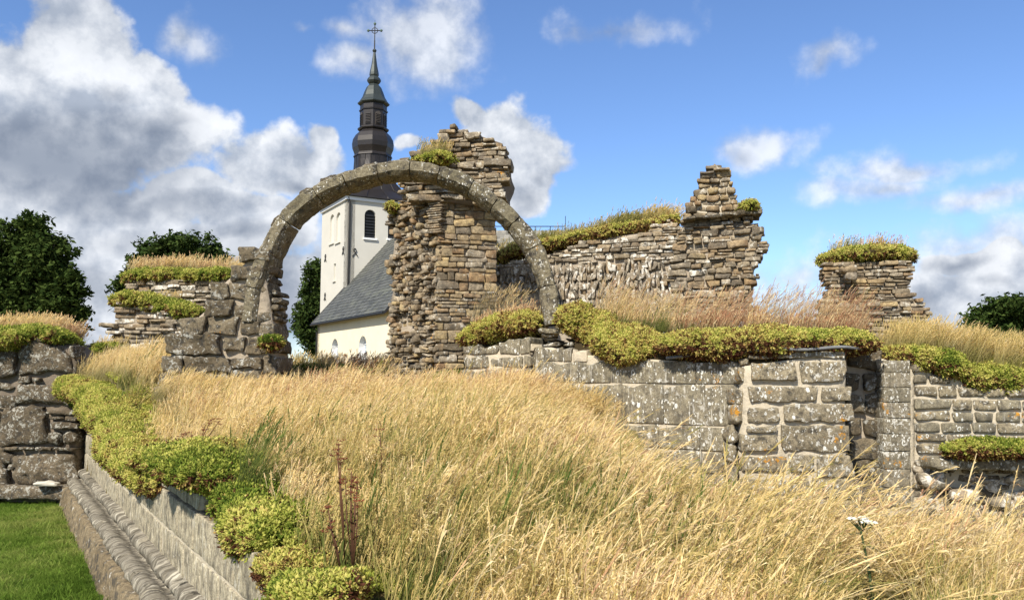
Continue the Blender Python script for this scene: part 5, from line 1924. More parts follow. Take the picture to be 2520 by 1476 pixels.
# ------------------------------------------------------------------ turf cushions (stonecrop) on the walls
def sweep_body(path, rz, rdepth, seed, n=10, amp=.25):
    """lumpy cushion along a 3D path; rz half height, rdepth half width across"""
    pts = []
    for i in range(len(path) - 1):
        a, b = path[i], path[i + 1]
        k = max(2, int((b[0] - a[0]).length / .12))
        for j in range(k):
            u = j / k
            pts.append((a[0].lerp(b[0], u), a[1] + (b[1] - a[1]) * u, a[2] + (b[2] - a[2]) * u))
    pts.append(path[-1])
    V, Fc = [], []
    for i, (c, rz_, rd_) in enumerate(pts):
        a = pts[max(0, i - 1)][0]; b = pts[min(len(pts) - 1, i + 1)][0]
        d = b - a; d.z = 0; d.normalize()
        s_ = Vector((-d.y, d.x, 0))
        endf = min(1.0, .45 + i * .3, .45 + (len(pts) - 1 - i) * .3)
        for k in range(n):
            an = 2 * math.pi * k / n
            V.append(c + s_ * math.cos(an) * rd_ * endf + Vector((0, 0, math.sin(an) * rz_ * endf)))
    v = np.array([tuple(q) for q in V])
    cen = np.repeat(np.array([tuple(q[0]) for q in pts]), n, 0)
    dv = v - cen
    v = cen + dv * (1 + amp * (1.3 * fbm(v * 3.6 + seed, 3) + .6 * vn(v * 10 + seed, 4)))[:, None]
    for i in range(len(pts) - 1):
        for k in range(n):
            Fc.append((i * n + k, i * n + (k + 1) % n, (i + 1) * n + (k + 1) % n, (i + 1) * n + k))
    Fc.append(tuple(range(n))[::-1]); Fc.append(tuple(range((len(pts) - 1) * n, len(pts) * n)))
    return v, Fc


def surf_points(v, Fc, dens, zmin=None):
    P_, N_ = [], []
    for q in Fc:
        if len(q) != 4: continue
        a, b, c, d = v[q[0]], v[q[1]], v[q[2]], v[q[3]]
        nn = np.cross(c - a, d - b)
        ar = np.linalg.norm(nn) / 2
        if ar < 1e-6: continue
        nn = nn / (2 * ar)
        k = nr.poisson(ar * dens)
        if k == 0: continue
        uu = nr.rand(k, 1); vv = nr.rand(k, 1)
        P_.append((a * (1 - uu) + b * uu) * (1 - vv) + (d * (1 - uu) + c * uu) * vv)
        N_.append(np.repeat(nn[None], k, 0))
    return np.concatenate(P_), np.concatenate(N_)


def cushion(name, label, path, tint=(.5, .12), dens=900, scale=1.0, under=.0, seed=0, amp=.33, fringe=None):
    """path: (px, py, depth, half height px, half depth m)"""
    kf = .70 if path[0][2] > 12 else (.80 if path[0][2] > 8 else .56)
    fringe = path[0][2] < 7.5 or seed == 1
    pa = [(P(a, b + h_ * (1 - kf) * .45, d), h_ * d / F * kf, rd) for (a, b, d, h_, rd) in path]
    v, Fc = sweep_body(pa, 0, 0, seed, amp=amp)
    cen = v.mean(0)
    area_n = np.mean([np.cross(v[q[2]] - v[q[0]], v[q[3]] - v[q[1]]).dot((v[q[0]] + v[q[2]]) / 2 - cen) for q in Fc[:40] if len(q) == 4])
    pts, nrm = surf_points(v, Fc, dens)
    # outward normals
    pc = np.array([tuple(q[0]) for q in pa])
    d2 = ((pts[:, None, :] - pc[None]) ** 2).sum(2)
    # nearest centre along dense polyline
    dn = np.concatenate([np.linspace(pc[i], pc[i + 1], 12) for i in range(len(pc) - 1)])
    ne = dn[((pts[:, None, :] - dn[None]) ** 2).sum(2).argmin(1)]
    flip = ((pts - ne) * nrm).sum(1) < 0
    nrm[flip] *= -1
    keep = (nrm[:, 1] < .75)
    pts, nrm = pts[keep], nrm[keep]
    if fringe:
        k = int(len(pts) * .45)
        dd = np.concatenate([np.linspace(pc[i], pc[i + 1], 40) for i in range(len(pc) - 1)])
        dd = dd[nr.randint(0, len(dd), k)]
        fx = dd[:, 0] + np.abs(nr.normal(0, .28, k)) + .05; fy = dd[:, 1] + nr.normal(0, .18, k)
        fz = ground(fx, fy) + .02
        kp = (vn(np.stack([fx * 5, fy * 5, fx * 0], 1), 19) > -.05) & (fx > wall_x(fy) + .02)
        pts = np.concatenate([pts, np.stack([fx, fy, fz], 1)[kp]]); nrm = np.concatenate([nrm, np.tile([[0, -.2, .98]], (kp.sum(), 1))])
    up = nrm + np.array([0, 0, .55]); up /= np.linalg.norm(up, axis=1)[:, None]
    rots = []
    for q in up:
        e_ = Vector(q).to_track_quat('Z', 'Y') @ Matrix.Rotation(rnd.uniform(0, 6.28), 3, 'Z').to_quaternion()
        rots.append(tuple(e_.to_euler()))
    pn = vn(pts * 2.3 + seed, 11) * .5 + vn(pts * 7 + seed, 12) * .5
    # shoots facing down more often take the dark brown tints
    low = np.clip(-nrm[:, 2] * 1.4 + .1, 0, 1) * under
    ti = np.clip(tint[0] + pn * tint[1] * 1.8 + nr.normal(0, .08, len(pts)), 0, .88)
    ti = np.where(nr.rand(len(pts)) < .03 + .07 * (pn > .3), nr.uniform(.88, 1, len(pts)), ti)
    ti = np.where(nr.rand(len(pts)) < low, nr.uniform(.88, 1.0, len(pts)), ti)
    sc = nr.uniform(.7, 1.7, len(pts)) * scale
    cb_ = place('turf_body', mesh_of('turf_body', v, Fc, M['turf_soil'], None, True))
    o = scatter(name, pts + nrm * .004, rots, sc, ti, C_SED, 6, label, 'stonecrop')
    cb_.parent = o
    cb_.name = 'soil_body'
    return o


cushion('stonecrop', 'yellow-green stonecrop cushion running down the top of the ashlar wall beside the lawn',
        [(190, 935, 12.9, 14, .35), (215, 955, 12.6, 30, .35), (262, 985, 11.4, 38, .32), (290, 1035, 10.2, 42, .3), (320, 1085, 9.2, 46, .28), (350, 1125, 8.5, 48, .26), (385, 1165, 7.7, 44, .22), (408, 1185, 7.2, 34, .16)],
        (.56, .22), 2300, 1.25, .5, 1)
cushion('stonecrop', 'large bright stonecrop mound with brown seed heads on the near end of the ashlar wall',
        [(415, 1130, 6.9, 40, .25), (460, 1115, 6.5, 55, .35), (520, 1125, 6.1, 62, .38), (580, 1150, 5.8, 66, .38), (640, 1165, 5.7, 50, .30)],
        (.52, .22), 3000, 1.2, .4, 2)
cushion('stonecrop', 'dense green stonecrop hanging over the corner of the ashlar wall in the foreground',
        [(570, 1195, 5.7, 50, .18), (620, 1235, 5.4, 74, .20), (665, 1285, 5.05, 92, .22), (715, 1290, 4.85, 82, .22), (750, 1265, 4.85, 50, .15)],
        (.40, .26), 3400, 1.2, .5, 3)
cushion('stonecrop', 'low yellow-green stonecrop patch at the bottom edge between wall end and grass',
        [(710, 1430, 4.1, 36, .10), (740, 1450, 3.95, 44, .12), (790, 1460, 3.7, 48, .17), (850, 1450, 3.6, 38, .13), (890, 1430, 3.6, 22, .08)],
        (.48, .28), 3600, 1.1, .5, 4)
cushion('stonecrop', 'green stonecrop cap on top of the boulder wall at the left edge',
        [(-200, 835, 13.5, 20, .5), (0, 836, 13.3, 36, .5), (60, 830, 13.3, 32, .5), (110, 820, 13.4, 18, .5), (160, 828, 13.4, 16, .42), (196, 850, 13.5, 12, .32)],
        (.50, .25), 1000, 1.6, .3, 5)
cushion('stonecrop', 'small turf mound between the boulder wall and the rear wall',
        [(185, 880, 14.2, 22, .4), (240, 868, 14.3, 26, .5), (285, 855, 14.5, 22, .4)], (.5, .2), 900, 1.6, .3, 6)
cushion('stonecrop', 'upper turf band along the stepped rear wall',
        [(305, 685, 16.1, 9, .3), (350, 678, 16.15, 17, .42), (450, 680, 16.15, 18, .42), (560, 680, 16.1, 15, .42), (610, 682, 16.1, 10, .4)], (.45, .2), 800, 1.8, .3, 7)
cushion('stonecrop', 'lower turf ledge sloping down across the stepped rear wall',
        [(278, 738, 15.4, 9, .3), (330, 734, 15.4, 17, .4), (390, 746, 15.35, 22, .38), (440, 760, 15.3, 22, .35), (495, 772, 15.25, 12, .25)], (.42, .2), 800, 1.8, .3, 8)
cushion('stonecrop', 'stonecrop strip on the low ashlar wall between pillar and arch foot',
        [(1138, 835, 12.0, 12, .3), (1180, 822, 11.9, 26, .4), (1240, 806, 11.7, 32, .4), (1300, 795, 11.45, 32, .4), (1330, 795, 11.35, 20, .3)], (.64, .2), 1400, 1.5, .5, 9)
cushion('stonecrop', 'thick yellow stonecrop cushion spilling over the ashlar wall right of the arch foot',
        [(1385, 775, 10.95, 22, .3), (1415, 785, 10.85, 40, .4), (1450, 800, 10.72, 62, .42), (1500, 832, 10.52, 64, .42), (1550, 850, 10.36, 46, .42), (1640, 846, 10.1, 36, .42)],
        (.68, .14), 1800, 1.4, .35, 10)
cushion('stonecrop', 'stonecrop band with a dark brown underside along the lead strip of the block wall',
        [(1630, 848, 10.05, 36, .42), (1720, 848, 9.76, 36, .42), (1850, 841, 9.38, 34, .42), (1980, 839, 9.38, 31, .42), (2090, 842, 9.42, 22, .4), (2140, 849, 9.55, 10, .3)],
        (.60, .2), 1700, 1.4, 1.0, 11)
cushion('stonecrop', 'broad green and yellow stonecrop slope falling over the coursed wall at the right edge',
        [(2172, 872, 9.9, 16, .3), (2230, 880, 9.95, 30, .42), (2300, 895, 9.92, 42, .42), (2360, 918, 9.9, 52, .42), (2440, 926, 9.85, 46, .42), (2540, 922, 9.85, 46, .42), (2640, 920, 9.85, 42, .42)],
        (.55, .26), 1700, 1.4, .4, 12)
cushion('stonecrop', 'strip of green stonecrop growing on the sill slab of the coursed wall',
        [(2320, 1108, 9.25, 9, .12), (2380, 1102, 9.2, 15, .16), (2460, 1100, 9.2, 14, .16), (2560, 1100, 9.2, 14, .16)], (.40, .2), 1900, 1.3, .9, 13)
cushion('stonecrop', 'turf running up the sloping top of the rear rubble wall',
        [(1215, 642, 16.8, 7, .3), (1270, 620, 16.7, 8, .3), (1370, 602, 16.4, 9, .35), (1440, 584, 16.2, 10, .35), (1530, 570, 16.0, 10, .35), (1600, 556, 15.8, 12, .35), (1670, 540, 15.6, 13, .3)],
        (.72, .16), 700, 1.9, .6, 14)
cushion('stonecrop', 'round turf cap overhanging the right shoulder of the ruined tower',
        [(1818, 512, 14.8, 7, .25), (1840, 508, 14.8, 10, .3), (1866, 514, 14.8, 7, .25)], (.45, .2), 900, 1.7, .3, 15)
cushion('stonecrop', 'flat turf cap on the square rubble stub',
        [(2022, 637, 14.6, 9, .4), (2060, 631, 14.6, 15, .5), (2140, 629, 14.6, 17, .55), (2210, 630, 14.6, 15, .5), (2242, 637, 14.6, 8, .4)], (.55, .18), 900, 1.7, .4, 16)
cushion('stonecrop', 'green and yellow tuft clinging to the front of the pillar head',
        [(1020, 402, 13.75, 5, .12), (1052, 395, 13.6, 8, .16), (1085, 388, 13.55, 10, .16), (1118, 392, 13.6, 7, .12)], (.45, .25), 1000, 1.6, .3, 17)
cushion('stonecrop', 'tiny stonecrop tuft on the broken left shoulder of the pillar',
        [(955, 516, 14.75, 5, .15), (968, 510, 14.7, 7, .2), (982, 512, 14.7, 5, .15)], (.55, .2), 900, 1.5, .3, 18)
cushion('stonecrop', 'rusty stonecrop cushion on the right side of the stepped pier',
        [(640, 840, 10.45, 8, .12), (662, 842, 10.4, 13, .15), (684, 842, 10.5, 12, .15)], (.3, .4), 1600, 1.3, .8, 19)
cushion('stonecrop', 'rusty brown turf along the low footing between pier and pillar',
        [(700, 916, 12.6, 10, .3), (760, 912, 12.6, 14, .35), (860, 916, 12.65, 12, .3), (950, 920, 12.7, 12, .3)], (.25, .5), 900, 1.6, .9, 20)
cushion('stonecrop', 'mossy tuft at the foot of the tall pillar beside the ashlar wall',
        [(1060, 938, 12.9, 12, .2), (1090, 932, 12.8, 20, .25), (1125, 925, 12.6, 14, .2)], (.3, .3), 900, 1.6, .9, 21)
cushion('stonecrop', 'dark green leafy stonecrop at the inner corner where both left walls meet',
        [(192, 945, 12.95, 20, .2), (215, 965, 12.7, 34, .2), (240, 990, 12.3, 24, .2)], (.12, .15), 1900, 1.7, .3, 22)


cushion('stonecrop', 'small brown dying stonecrop clump below the big green one at the wall end',
        [(670, 1378, 4.6, 30, .1), (700, 1392, 4.45, 44, .12), (735, 1400, 4.3, 40, .12), (760, 1395, 4.3, 24, .1)], (.74, .14), 3000, 1.0, .8, 24)

# ------------------------------------------------------------------ lawn blades
n = 14000
y = nr.uniform(3.5, 12.9, n)
x = wall_x(y) - .45 - nr.rand(n) ** 1.0 * 5.6
ok = (x / y > -.95) & (x < wall_x(y) - .42)
x, y = x[ok], y[ok]
n = len(x)
sc = np.where(nr.rand(n) < .06, 1.9, 1.0) * nr.uniform(.7, 1.2, n)
ti = np.clip(.45 + .55 * nz(x, y, 5, .9) + .35 * nz(x, y, 6, 4.0) + nr.normal(0, .1, n), 0, 1)
scatter('lawn_grass', np.stack([x, y, np.full(n, .005)], 1), np.stack([np.zeros(n), np.zeros(n), nr.uniform(0, 6.28, n)], 1), sc, ti, C_LAWN, 5, 'short bright green grass of the sunken lawn', 'grass')


# ------------------------------------------------------------------ tall dry grass of the bank
def edge_rot(n, tilt=.12, leanx=0.0):
    return np.stack([nr.normal(0, tilt, n), nr.normal(leanx, tilt, n), nr.uniform(-.7, .7, n)], 1)


N0 = 17500
y = nr.uniform(1.7, 12.4, N0)
x = y * nr.uniform(-.62, .90, N0)
keep = nr.rand(N0) < np.clip(.30 + .65 * (y / 9), 0, 1) * (1 - .45 * sst(.8, 2.4, x))
inside = (x > wall_x(y) + .30 + .25 * nz(x, y, 8, 1.5))
# keep clear of walls on the right and of the stonecrop on the left
infront = ~((x > .25) & (y > 10.8 - (x - .35) * .74 - .05)) & ~((x > 2.4) & (y > 8.9))
infront &= ~((x < -2.9) & (x > -4.9) & (y > 10.35) & (y < 11.6)) & ~((x < -4.5) & (y > 12.2))
near_sed = ((x < wall_x(y) + .95) & (y < 7.2) & (y > 4.4)) | ((x < wall_x(y) + .6) & (y >= 7.2)) | ((x < wall_x(y) + .55) & (y <= 4.4))
XA, YA = x, y
gapn = nz(x, y, 91, 2.8) + .5 * nz(x, y, 92, 6.0)
pxx = CX + x / y * F
yar = (y < 3.6) & (pxx > 1960) & (pxx < 2230)
ok = keep & inside & infront & ~near_sed & (gapn > -.75) & ~yar & (np.abs(x) + y > 1.6)
x, y = x[ok], y[ok]
n = len(x)
z = ground(x, y)
dipm = sst(.9, 2.3, x) * sst(4.8, 6.5, y)
pa = nz(x, y, 31, .8) * .6 + nz(x, y, 32, 2.3) * .4
ti = .63 + .24 * pa + nr.normal(0, .07, n)
gp = np.zeros(n)
for (gpx, gd, gr_) in [(1000, 5.6, .9), (1300, 4.2, 1.0), (1130, 7.2, .8), (1700, 4.2, .8), (820, 6.8, .5), (1450, 5.6, .6), (1950, 3.6, .7)]:
    gx_ = (gpx - CX) / F * gd
    gp = np.maximum(gp, np.exp(-((x - gx_) ** 2 + (y - gd) ** 2) / gr_ ** 2))
grn = np.clip(nz(x, y, 41, .8) * .6 + .05 + .85 * gp, 0, .9) * (nr.rand(n) < .7)
ti = ti - grn * .35
sc = nr.uniform(.62, 1.15, n) * (1 + .38 * pa) * (1 - .18 * dipm) * (.80 + .20 * sst(3, 6, y)) * (1 - .12 * sst(-.5, 1.5, x)) * (1 - .22 * sst(1.0, 2.5, x))
lean = .10 + .35 * sst(.0, .6, nz(x, y, 51, .7)) + .25 * dipm
rx = nr.normal(0, .17, n) + .25 * nz(x, y, 71, 1.3); ry = lean + nr.normal(0, .18, n) + .22 * nz(x, y, 72, 1.7)
lodge = sst(.35, .75, nz(x, y, 61, .6)); ry = ry + lodge * .5
rot = np.stack([rx, ry, nr.uniform(-1.0, 1.0, n)], 1)
scatter('dry_grass', np.stack([x, y, z], 1), rot, sc, np.clip(ti, 0, .84), C_GRASS, 8, 'tall golden dry grass leaning in the wind over the whole bank', 'grass')
mf = inside & infront & near_sed
mx, my = XA[mf][::2], YA[mf][::2]
scatter('margin_grass', np.stack([mx, my, ground(mx, my)], 1), edge_rot(len(mx), .2, .15), nr.uniform(.6, 1.1, len(mx)), np.clip(.55 + .3 * nz(mx, my, 33, 2.0), 0, .9), C_SHORT, 6, 'short matted dry grass beside the stonecrop of the ashlar wall', 'grass')
# green tussocks within it
pts = []
for (px, py, d, r_, k) in [(1050, 1180, 5.6, .5, 14), (1330, 1300, 4.6, .5, 16), (1560, 1300, 4.8, .4, 10), (600, 1120, 5.9, .16, 14), (500, 1010, 9.5, .3, 16), (330, 1000, 11.2, .3, 14), (885, 1400, 4.2, .10, 5), (1010, 1250, 5.2, .4, 18), (1150, 1300, 4.8, .5, 22), (1400, 1200, 5.6, .6, 22),
                           (1250, 1380, 3.9, .5, 16), (1600, 1420, 3.6, .4, 14), (1450, 1400, 3.8, .5, 16), (820, 1120, 6.6, .4, 16), (1700, 1350, 4.4, .5, 14), (950, 1130, 6.8, .5, 14), (640, 1130, 5.6, .15, 8)]:
    c = P(px, py, d)
    for j in range(k):
        a = rnd.uniform(0, 6.28); r2 = r_ * math.sqrt(rnd.random())
        pts.append((c.x + r2 * math.cos(a), c.y + r2 * math.sin(a)))
pts = np.array(pts)
n = len(pts)
z = ground(pts[:, 0], pts[:, 1])
scatter('green_tussocks', np.column_stack([pts, z]), edge_rot(n, .1, .1), nr.uniform(.75, 1.1, n), nr.uniform(.0, .28, n), C_GREEN, 5, 'fresh green grass blades showing through the dry grass', 'grass')
n = 520
y = nr.uniform(2.6, 9.5, n); x = y * nr.uniform(-.25, .62, n)
ok = ~((x > .25) & (y > 10.3 - (x - .35) * .74)) & ~((x > 2.4) & (y > 8.4)) & (x > wall_x(y) + 1.0) & (nz(x, y, 81, .8) > -.25) & ~((y < 3.6) & (CX + x / y * F > 1950) & (CX + x / y * F < 2250))
x, y = x[ok], y[ok]; n = len(x)
scatter('bent_grass', np.stack([x, y, ground(x, y) + .12], 1), np.stack([nr.normal(0, .25, n), nr.normal(.15, .25, n), nr.normal(.1, .7, n)], 1), nr.uniform(.6, .95, n) * (1 - .35 * sst(.6, 2.2, x)), nr.uniform(.40, .76, n), C_ARC, 6, 'pale bent and lodged grass stalks lying over each other', 'grass')
# taller single stalks
n = 520
y = nr.uniform(3.0, 8.5, n); x = y * nr.uniform(.05, .68, n)
ok = ~((x > .25) & (y > 10.3 - (x - .35) * .74)) & ~((x > 2.4) & (y > 8.4)) & ~((y < 3.6) & (CX + x / y * F > 1950) & (CX + x / y * F < 2250))
x, y = x[ok], y[ok]; n = len(x)
scatter('tall_stalks', np.stack([x, y, ground(x, y)], 1), np.stack([nr.normal(0, .1, n), nr.normal(.35, .15, n), nr.uniform(-.5, .5, n)], 1), nr.uniform(.55, .95, n), nr.uniform(.55, .78, n), C_WISP, 6, 'single tall seed stalks standing out over the dry grass on the right', 'grass')


n = 420
y = nr.uniform(2.9, 7.8, n); x = y * nr.uniform(-.12, .66, n)
ok = ~((x > .25) & (y > 9.8 - (x - .35) * .74)) & ~((y < 3.6) & (CX + x / y * F > 1950) & (CX + x / y * F < 2250))
x, y = x[ok], y[ok]; n = len(x)
scatter('plumed_grass', np.stack([x, y, ground(x, y)], 1), np.stack([nr.normal(0, .14, n), nr.normal(.25, .18, n), nr.uniform(-.5, .5, n)], 1), nr.uniform(.58, .88, n) * (1 - .2 * sst(4, 7, y)), nr.uniform(.62, .84, n), C_PLUME, 8, 'large pale feathery seed heads nodding above the dry grass', 'grass')
n = 420
y = nr.uniform(4.5, 11.5, n); x = y * nr.uniform(-.42, .10, n)
ok = (x > wall_x(y) + 1.2) & ~((x < -2.8) & (y > 10.2)) & (nz(x, y, 83, 1.1) > -.1)
x, y = x[ok], y[ok]; n = len(x)
scatter('tall_stalks', np.stack([x, y, ground(x, y)], 1), np.stack([nr.normal(0, .12, n), nr.normal(.2, .15, n), nr.uniform(-.5, .5, n)], 1), nr.uniform(.62, .92, n), nr.uniform(.6, .84, n), C_WISP, 6, 'taller pale seed stalks rising out of the dry grass in the middle', 'grass')


def top_grass(name, label, path, width, count, scale, tint, coll, nc, lean=.1, sd=.05):
    """path: (px,py,d)"""
    pc = [P(*q) for q in path]
    seg = [(b - a).length for a, b in zip(pc, pc[1:])]
    tot = sum(seg)
    pts = []
    for i in range(count):
        s_ = rnd.uniform(0, tot); k = 0
        while k < len(seg) - 1 and s_ > seg[k]: s_ -= seg[k]; k += 1
        q = pc[k].lerp(pc[k + 1], s_ / seg[k])
        pts.append((q.x + rnd.gauss(0, .05), q.y + rnd.uniform(-width, width), q.z - .03))
    pts = np.array(pts)
    pn = vn(pts * 1.6, 17)
    ti = np.clip(rnd.uniform(0, 0) + tint[0] + (tint[1] - tint[0]) * (pn * .5 + .5) + nr.normal(0, sd, count), 0, 1)
    return scatter(name, pts, edge_rot(count, .12, lean), nr.uniform(.75, 1.2, count) * scale, ti, coll, nc, label, 'grass')


top_grass('grass_tufts', 'short dry grass on top of the boulder wall', [(-200, 815, 13.85), (60, 813, 13.85), (130, 811, 13.8), (190, 838, 13.8)], .3, 240, .95, (.55, .92), C_SHORT, 6)
top_grass('grass_tufts', 'brownish dry grass along the top of the stepped rear wall', [(335, 670, 16.5), (450, 666, 16.5), (600, 670, 16.5)], .3, 150, 1.0, (.5, .9), C_SHORT, 6)
top_grass('grass_tufts', 'tall golden grass growing between the boulder wall and the stepped pier', [(240, 945, 13.2), (300, 925, 13.0), (350, 930, 12.0), (400, 965, 11.4)], .7, 300, .8, (.55, .72), C_GRASS, 8)
top_grass('grass_tufts', 'dry grass on the small mound behind the boulder wall', [(190, 880, 14.2), (280, 850, 14.5)], .3, 40, .7, (.45, .7), C_SHORT, 6)
top_grass('grass_tufts', 'green and straw-coloured grass along the sloping top of the rear wall', [(1215, 634, 17.1), (1290, 611, 17.0), (1370, 596, 16.8), (1440, 577, 16.6), (1530, 563, 16.4)], .3, 170, 1.0, (.22, .68), C_SHORT, 6, .2)
top_grass('grass_tufts', 'pale windblown grass at the upper end of the rear wall', [(1500, 568, 16.4), (1590, 551, 16.2), (1655, 538, 16.1)], .25, 110, 1.25, (.2, .72), C_SHORT, 6, .35)
top_grass('grass_tufts', 'reddish brown tall grass standing on the turf of the middle wall', [(1470, 780, 11.2), (1560, 806, 11.0), (1650, 812, 10.7), (1800, 812, 10.2), (1950, 812, 10.1), (2100, 818, 10.1)], .35, 190, .70, (.62, .98), C_WISP, 6, .12, .12)
top_grass('grass_tufts', 'rusty short grass inside the turf of the middle wall', [(1480, 780, 11.1), (1560, 808, 10.9), (1650, 812, 10.5), (1800, 812, 10.0), (2110, 820, 9.9)], .3, 260, .8, (.7, 1.0), C_SHORT, 6, .1)
top_grass('grass_tufts', 'green blades low in the turf of the middle wall', [(1480, 795, 10.9), (1700, 812, 10.2), (1760, 812, 10.1)], .2, 26, .55, (.0, .25), C_GREEN, 5, .1)
top_grass('grass_tufts', 'rusty grass on the low ashlar wall left of the arch foot', [(1180, 815, 11.9), (1260, 795, 11.9), (1330, 780, 11.8)], .35, 80, .9, (.65, 1.0), C_SHORT, 6, .1)
top_grass('grass_tufts', 'pale dry grass against the foot of the pillar and rear wall', [(1170, 800, 12.6), (1240, 790, 13.0)], .3, 24, .8, (.6, .8), C_WISP, 6, .1)
top_grass('grass_tufts', 'dense straw and green grass above the stonecrop slope at the right edge', [(2190, 862, 10.1), (2260, 862, 10.1), (2340, 880, 10.1), (2440, 900, 10.0), (2640, 900, 10.0)], .5, 330, .72, (.35, .68), C_GRASS, 8, .1)
top_grass('grass_tufts', 'few green and purple stalks on the turf cap of the rubble stub', [(2050, 620, 14.8), (2130, 618, 14.8), (2215, 620, 14.8)], .3, 34, .95, (.1, .95), C_SHORT, 6, .05, .2)
top_grass('grass_tufts', 'pale grass tuft on the left slope of the pillar head', [(1035, 368, 13.8), (1060, 378, 13.6), (1100, 372, 13.7)], .15, 22, .75, (.2, .7), C_SHORT, 6, .0, .15)
top_grass('grass_tufts', 'dark rusty grass on the low footing', [(700, 912, 12.6), (950, 915, 12.7)], .3, 120, .95, (.35, 1.0), C_SHORT, 6, .1, .15)
top_grass('grass_tufts', 'grass leaning against the foot of the stepped pier', [(390, 970, 10.2), (540, 985, 10.1), (690, 985, 10.1)], .2, 130, .62, (.55, .72), C_GRASS, 8, .25)
top_grass('grass_tufts', 'grass hanging below the upper turf of the stepped rear wall', [(400, 725, 15.4), (440, 735, 15.4)], .1, 10, .5, (.5, .8), C_SHORT, 6)


# ------------------------------------------------------------------ single herbs
def umbel(c, r_, mat, seed, parent, name, n=40, h=.25):
    q = random.Random(seed)
    V, Fc = [], []
    for i in range(n):
        a = q.uniform(0, 6.28); rr = r_ * math.sqrt(q.random())
        p_ = c + Vector((rr * math.cos(a), rr * math.sin(a), -rr * h + q.uniform(-.1, .1) * r_))
        s_ = r_ * q.uniform(.10, .18)
        k = len(V)
        V += [p_ + Vector((s_, 0, 0)), p_ + Vector((0, s_, 0)), p_ + Vector((-s_, 0, 0)), p_ + Vector((0, -s_, 0)), p_ + Vector((0, 0, s_ * .8)), p_ + Vector((0, 0, -s_ * .8))]
        for e_ in ((0, 1), (1, 2), (2, 3), (3, 0)):
            Fc += [(k + e_[0], k + e_[1], k + 4), (k + e_[1], k + e_[0], k + 5)]
    return part(name, V, Fc, mat, parent)


def stem(pts, r_, parent, name='stem', mat=None):
    v, f = tube(pts, r_, 6)
    return part(name, v, f, mat or M['herb'], parent, True)


# yarrow
d = 3.3
def yarrow(label, tip, foot, heads, seed):
    rt = root('yarrow', label, 'flower', foot, 'white yarrow plants in the dry grass')
    pts = [foot.lerp(tip, u) + Vector((.02 * math.sin(u * 4), 0, 0)) for u in np.linspace(0, 1, 8)]
    stem(pts, [.0065] * 5 + [.0048] * 3, rt)
    q = random.Random(seed)
    for (dx, dz, rr) in heads:
        c = tip + Vector((dx, q.uniform(-.02, .02), dz))
        umbel(c, rr, M['flower_white'], q.random(), rt, 'flower_head', 90, .3)
        for j in range(7):
            a = q.uniform(0, 6.28)
            stem([tip + Vector((dx * .3, 0, -.05)), c + Vector((rr * .7 * math.cos(a), rr * .7 * math.sin(a), -.01))], .0016, rt, 'flower_stalk')
    # feathery leaves
    for i in range(9):
        u = .08 + i * .10
        b_ = foot.lerp(tip, u)
        sgn = 1 if i % 2 else -1
        L_ = q.uniform(.07, .12)
        dr = Vector((sgn * .9, q.uniform(-.4, .4), q.uniform(-.25, .3))).normalized()
        V, Fc = [], []
        sd_ = dr.cross(Vector((0, 0, 1))).normalized()
        for j in range(14):
            t_ = j / 13
            c = b_ + dr * L_ * t_ + Vector((0, 0, -.03 * t_ * t_))
            for s2 in (-1, 1):
                wq = .016 * math.sin(math.pi * (t_ * .85 + .12))
                e_ = c + (sd_ * s2 + dr * .5).normalized() * wq + Vector((0, 0, q.uniform(-.3, .5) * wq))
                k = len(V)
                V += [c - dr * .003, c + dr * .003, e_ + dr * .002, e_ - dr * .002]; Fc.append((k, k + 1, k + 2, k + 3))
        part('leaf', V, Fc, M['herb'], rt)


tip = P(2122, 1275, d); ft_ = P(2140, 1560, d); ft_.z = min(ft_.z, float(ground(ft_.x, ft_.y)))
yarrow('tall white-flowered yarrow standing in dry grass at the lower right', tip, ft_, [(0, 0, .034), (-.038, .004, .020), (.034, -.008, .022), (.012, .006, .02)], 5)
tip = P(2032, 1428, d); ft_ = P(2040, 1600, d); ft_.z = min(ft_.z, float(ground(ft_.x, ft_.y)))
yarrow('short budding yarrow left of the tall one at the bottom edge', tip, ft_, [(0, 0, .020), (.012, -.01, .015)], 6)
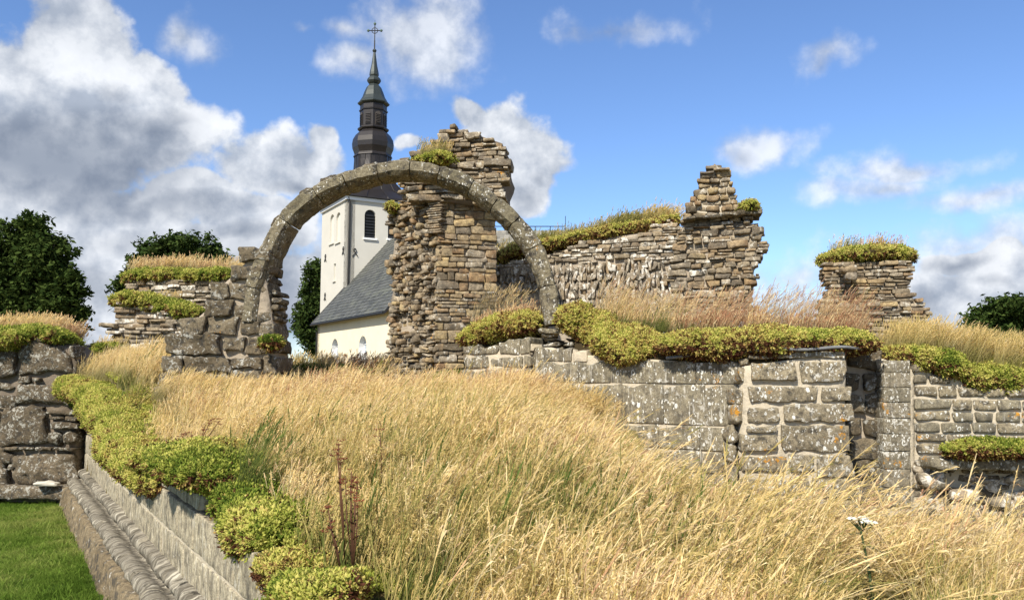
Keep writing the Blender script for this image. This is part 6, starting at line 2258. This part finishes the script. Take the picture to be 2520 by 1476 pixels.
# rusty orpine seed heads
def orpine(label, tips, foot, seed, mats):
    rt = root('orpine', label, 'flower', foot, 'orpine plants with rusty seed heads')
    q = random.Random(seed)
    for i, tp in enumerate(tips):
        mid = foot.lerp(tp, .55) + Vector((q.uniform(-.01, .01), 0, 0))
        stem([foot, mid, tp], [.0045, .0035, .0025], rt, 'stem', M['stem_brown'])
        for j in range(4):
            umbel(tp + Vector((q.uniform(-.022, .022), q.uniform(-.015, .015), q.uniform(-.05, .012))), q.uniform(.013, .024), mats[i % len(mats)], q.random(), rt, 'seed_head', 22, -.5)
        for j in range(5):
            c = foot.lerp(tp, .35 + j * .12)
            k = Vector((q.uniform(-1, 1), q.uniform(-1, 1), .4)).normalized() * .03
            sd_ = k.cross(Vector((0, 0, 1))).normalized() * .008
            part('leaf', [c, c + k * .5 + sd_, c + k, c + k * .5 - sd_], [(0, 1, 2, 3)], M['stem_brown'], rt)


g_ = lambda px, py, d: P(px, py, d)
orpine('tall orpine with dark red and rust seed heads in the middle of the foreground', [g_(865, 1160, 4.0), g_(880, 1185, 4.0), g_(872, 1215, 4.0), g_(880, 1235, 4.0), g_(850, 1170, 4.05), g_(862, 1195, 4.0)], P(868, 1400, 4.0), 1, [M['flower_red'], M['flower_red'], M['flower_rust'], M['flower_rust']])
orpine('thin orpine stalk with small brown heads left of the tall one', [g_(828, 1110, 4.1), g_(838, 1135, 4.1), g_(832, 1090, 4.1)], P(850, 1390, 4.1), 2, [M['flower_red']])
orpine('low orpine with brown heads just left of the tall stalks', [g_(806, 1242, 3.9), g_(812, 1290, 3.9)], P(838, 1400, 3.9), 3, [M['flower_red']])
orpine('brown orpine heads fringing the top of the bright stonecrop mound', [g_(420, 1085, 6.7), g_(445, 1070, 6.7), g_(470, 1062, 6.7), g_(505, 1045, 6.6), g_(520, 1032, 6.6), g_(540, 1035, 6.6), g_(408, 1098, 6.7), g_(455, 1060, 6.7)], P(480, 1120, 6.6), 4, [M['flower_red']])
orpine('dark seed head rising from the golden grass near the centre', [g_(935, 1062, 5.2)], P(940, 1200, 5.2), 5, [M['flower_red']])
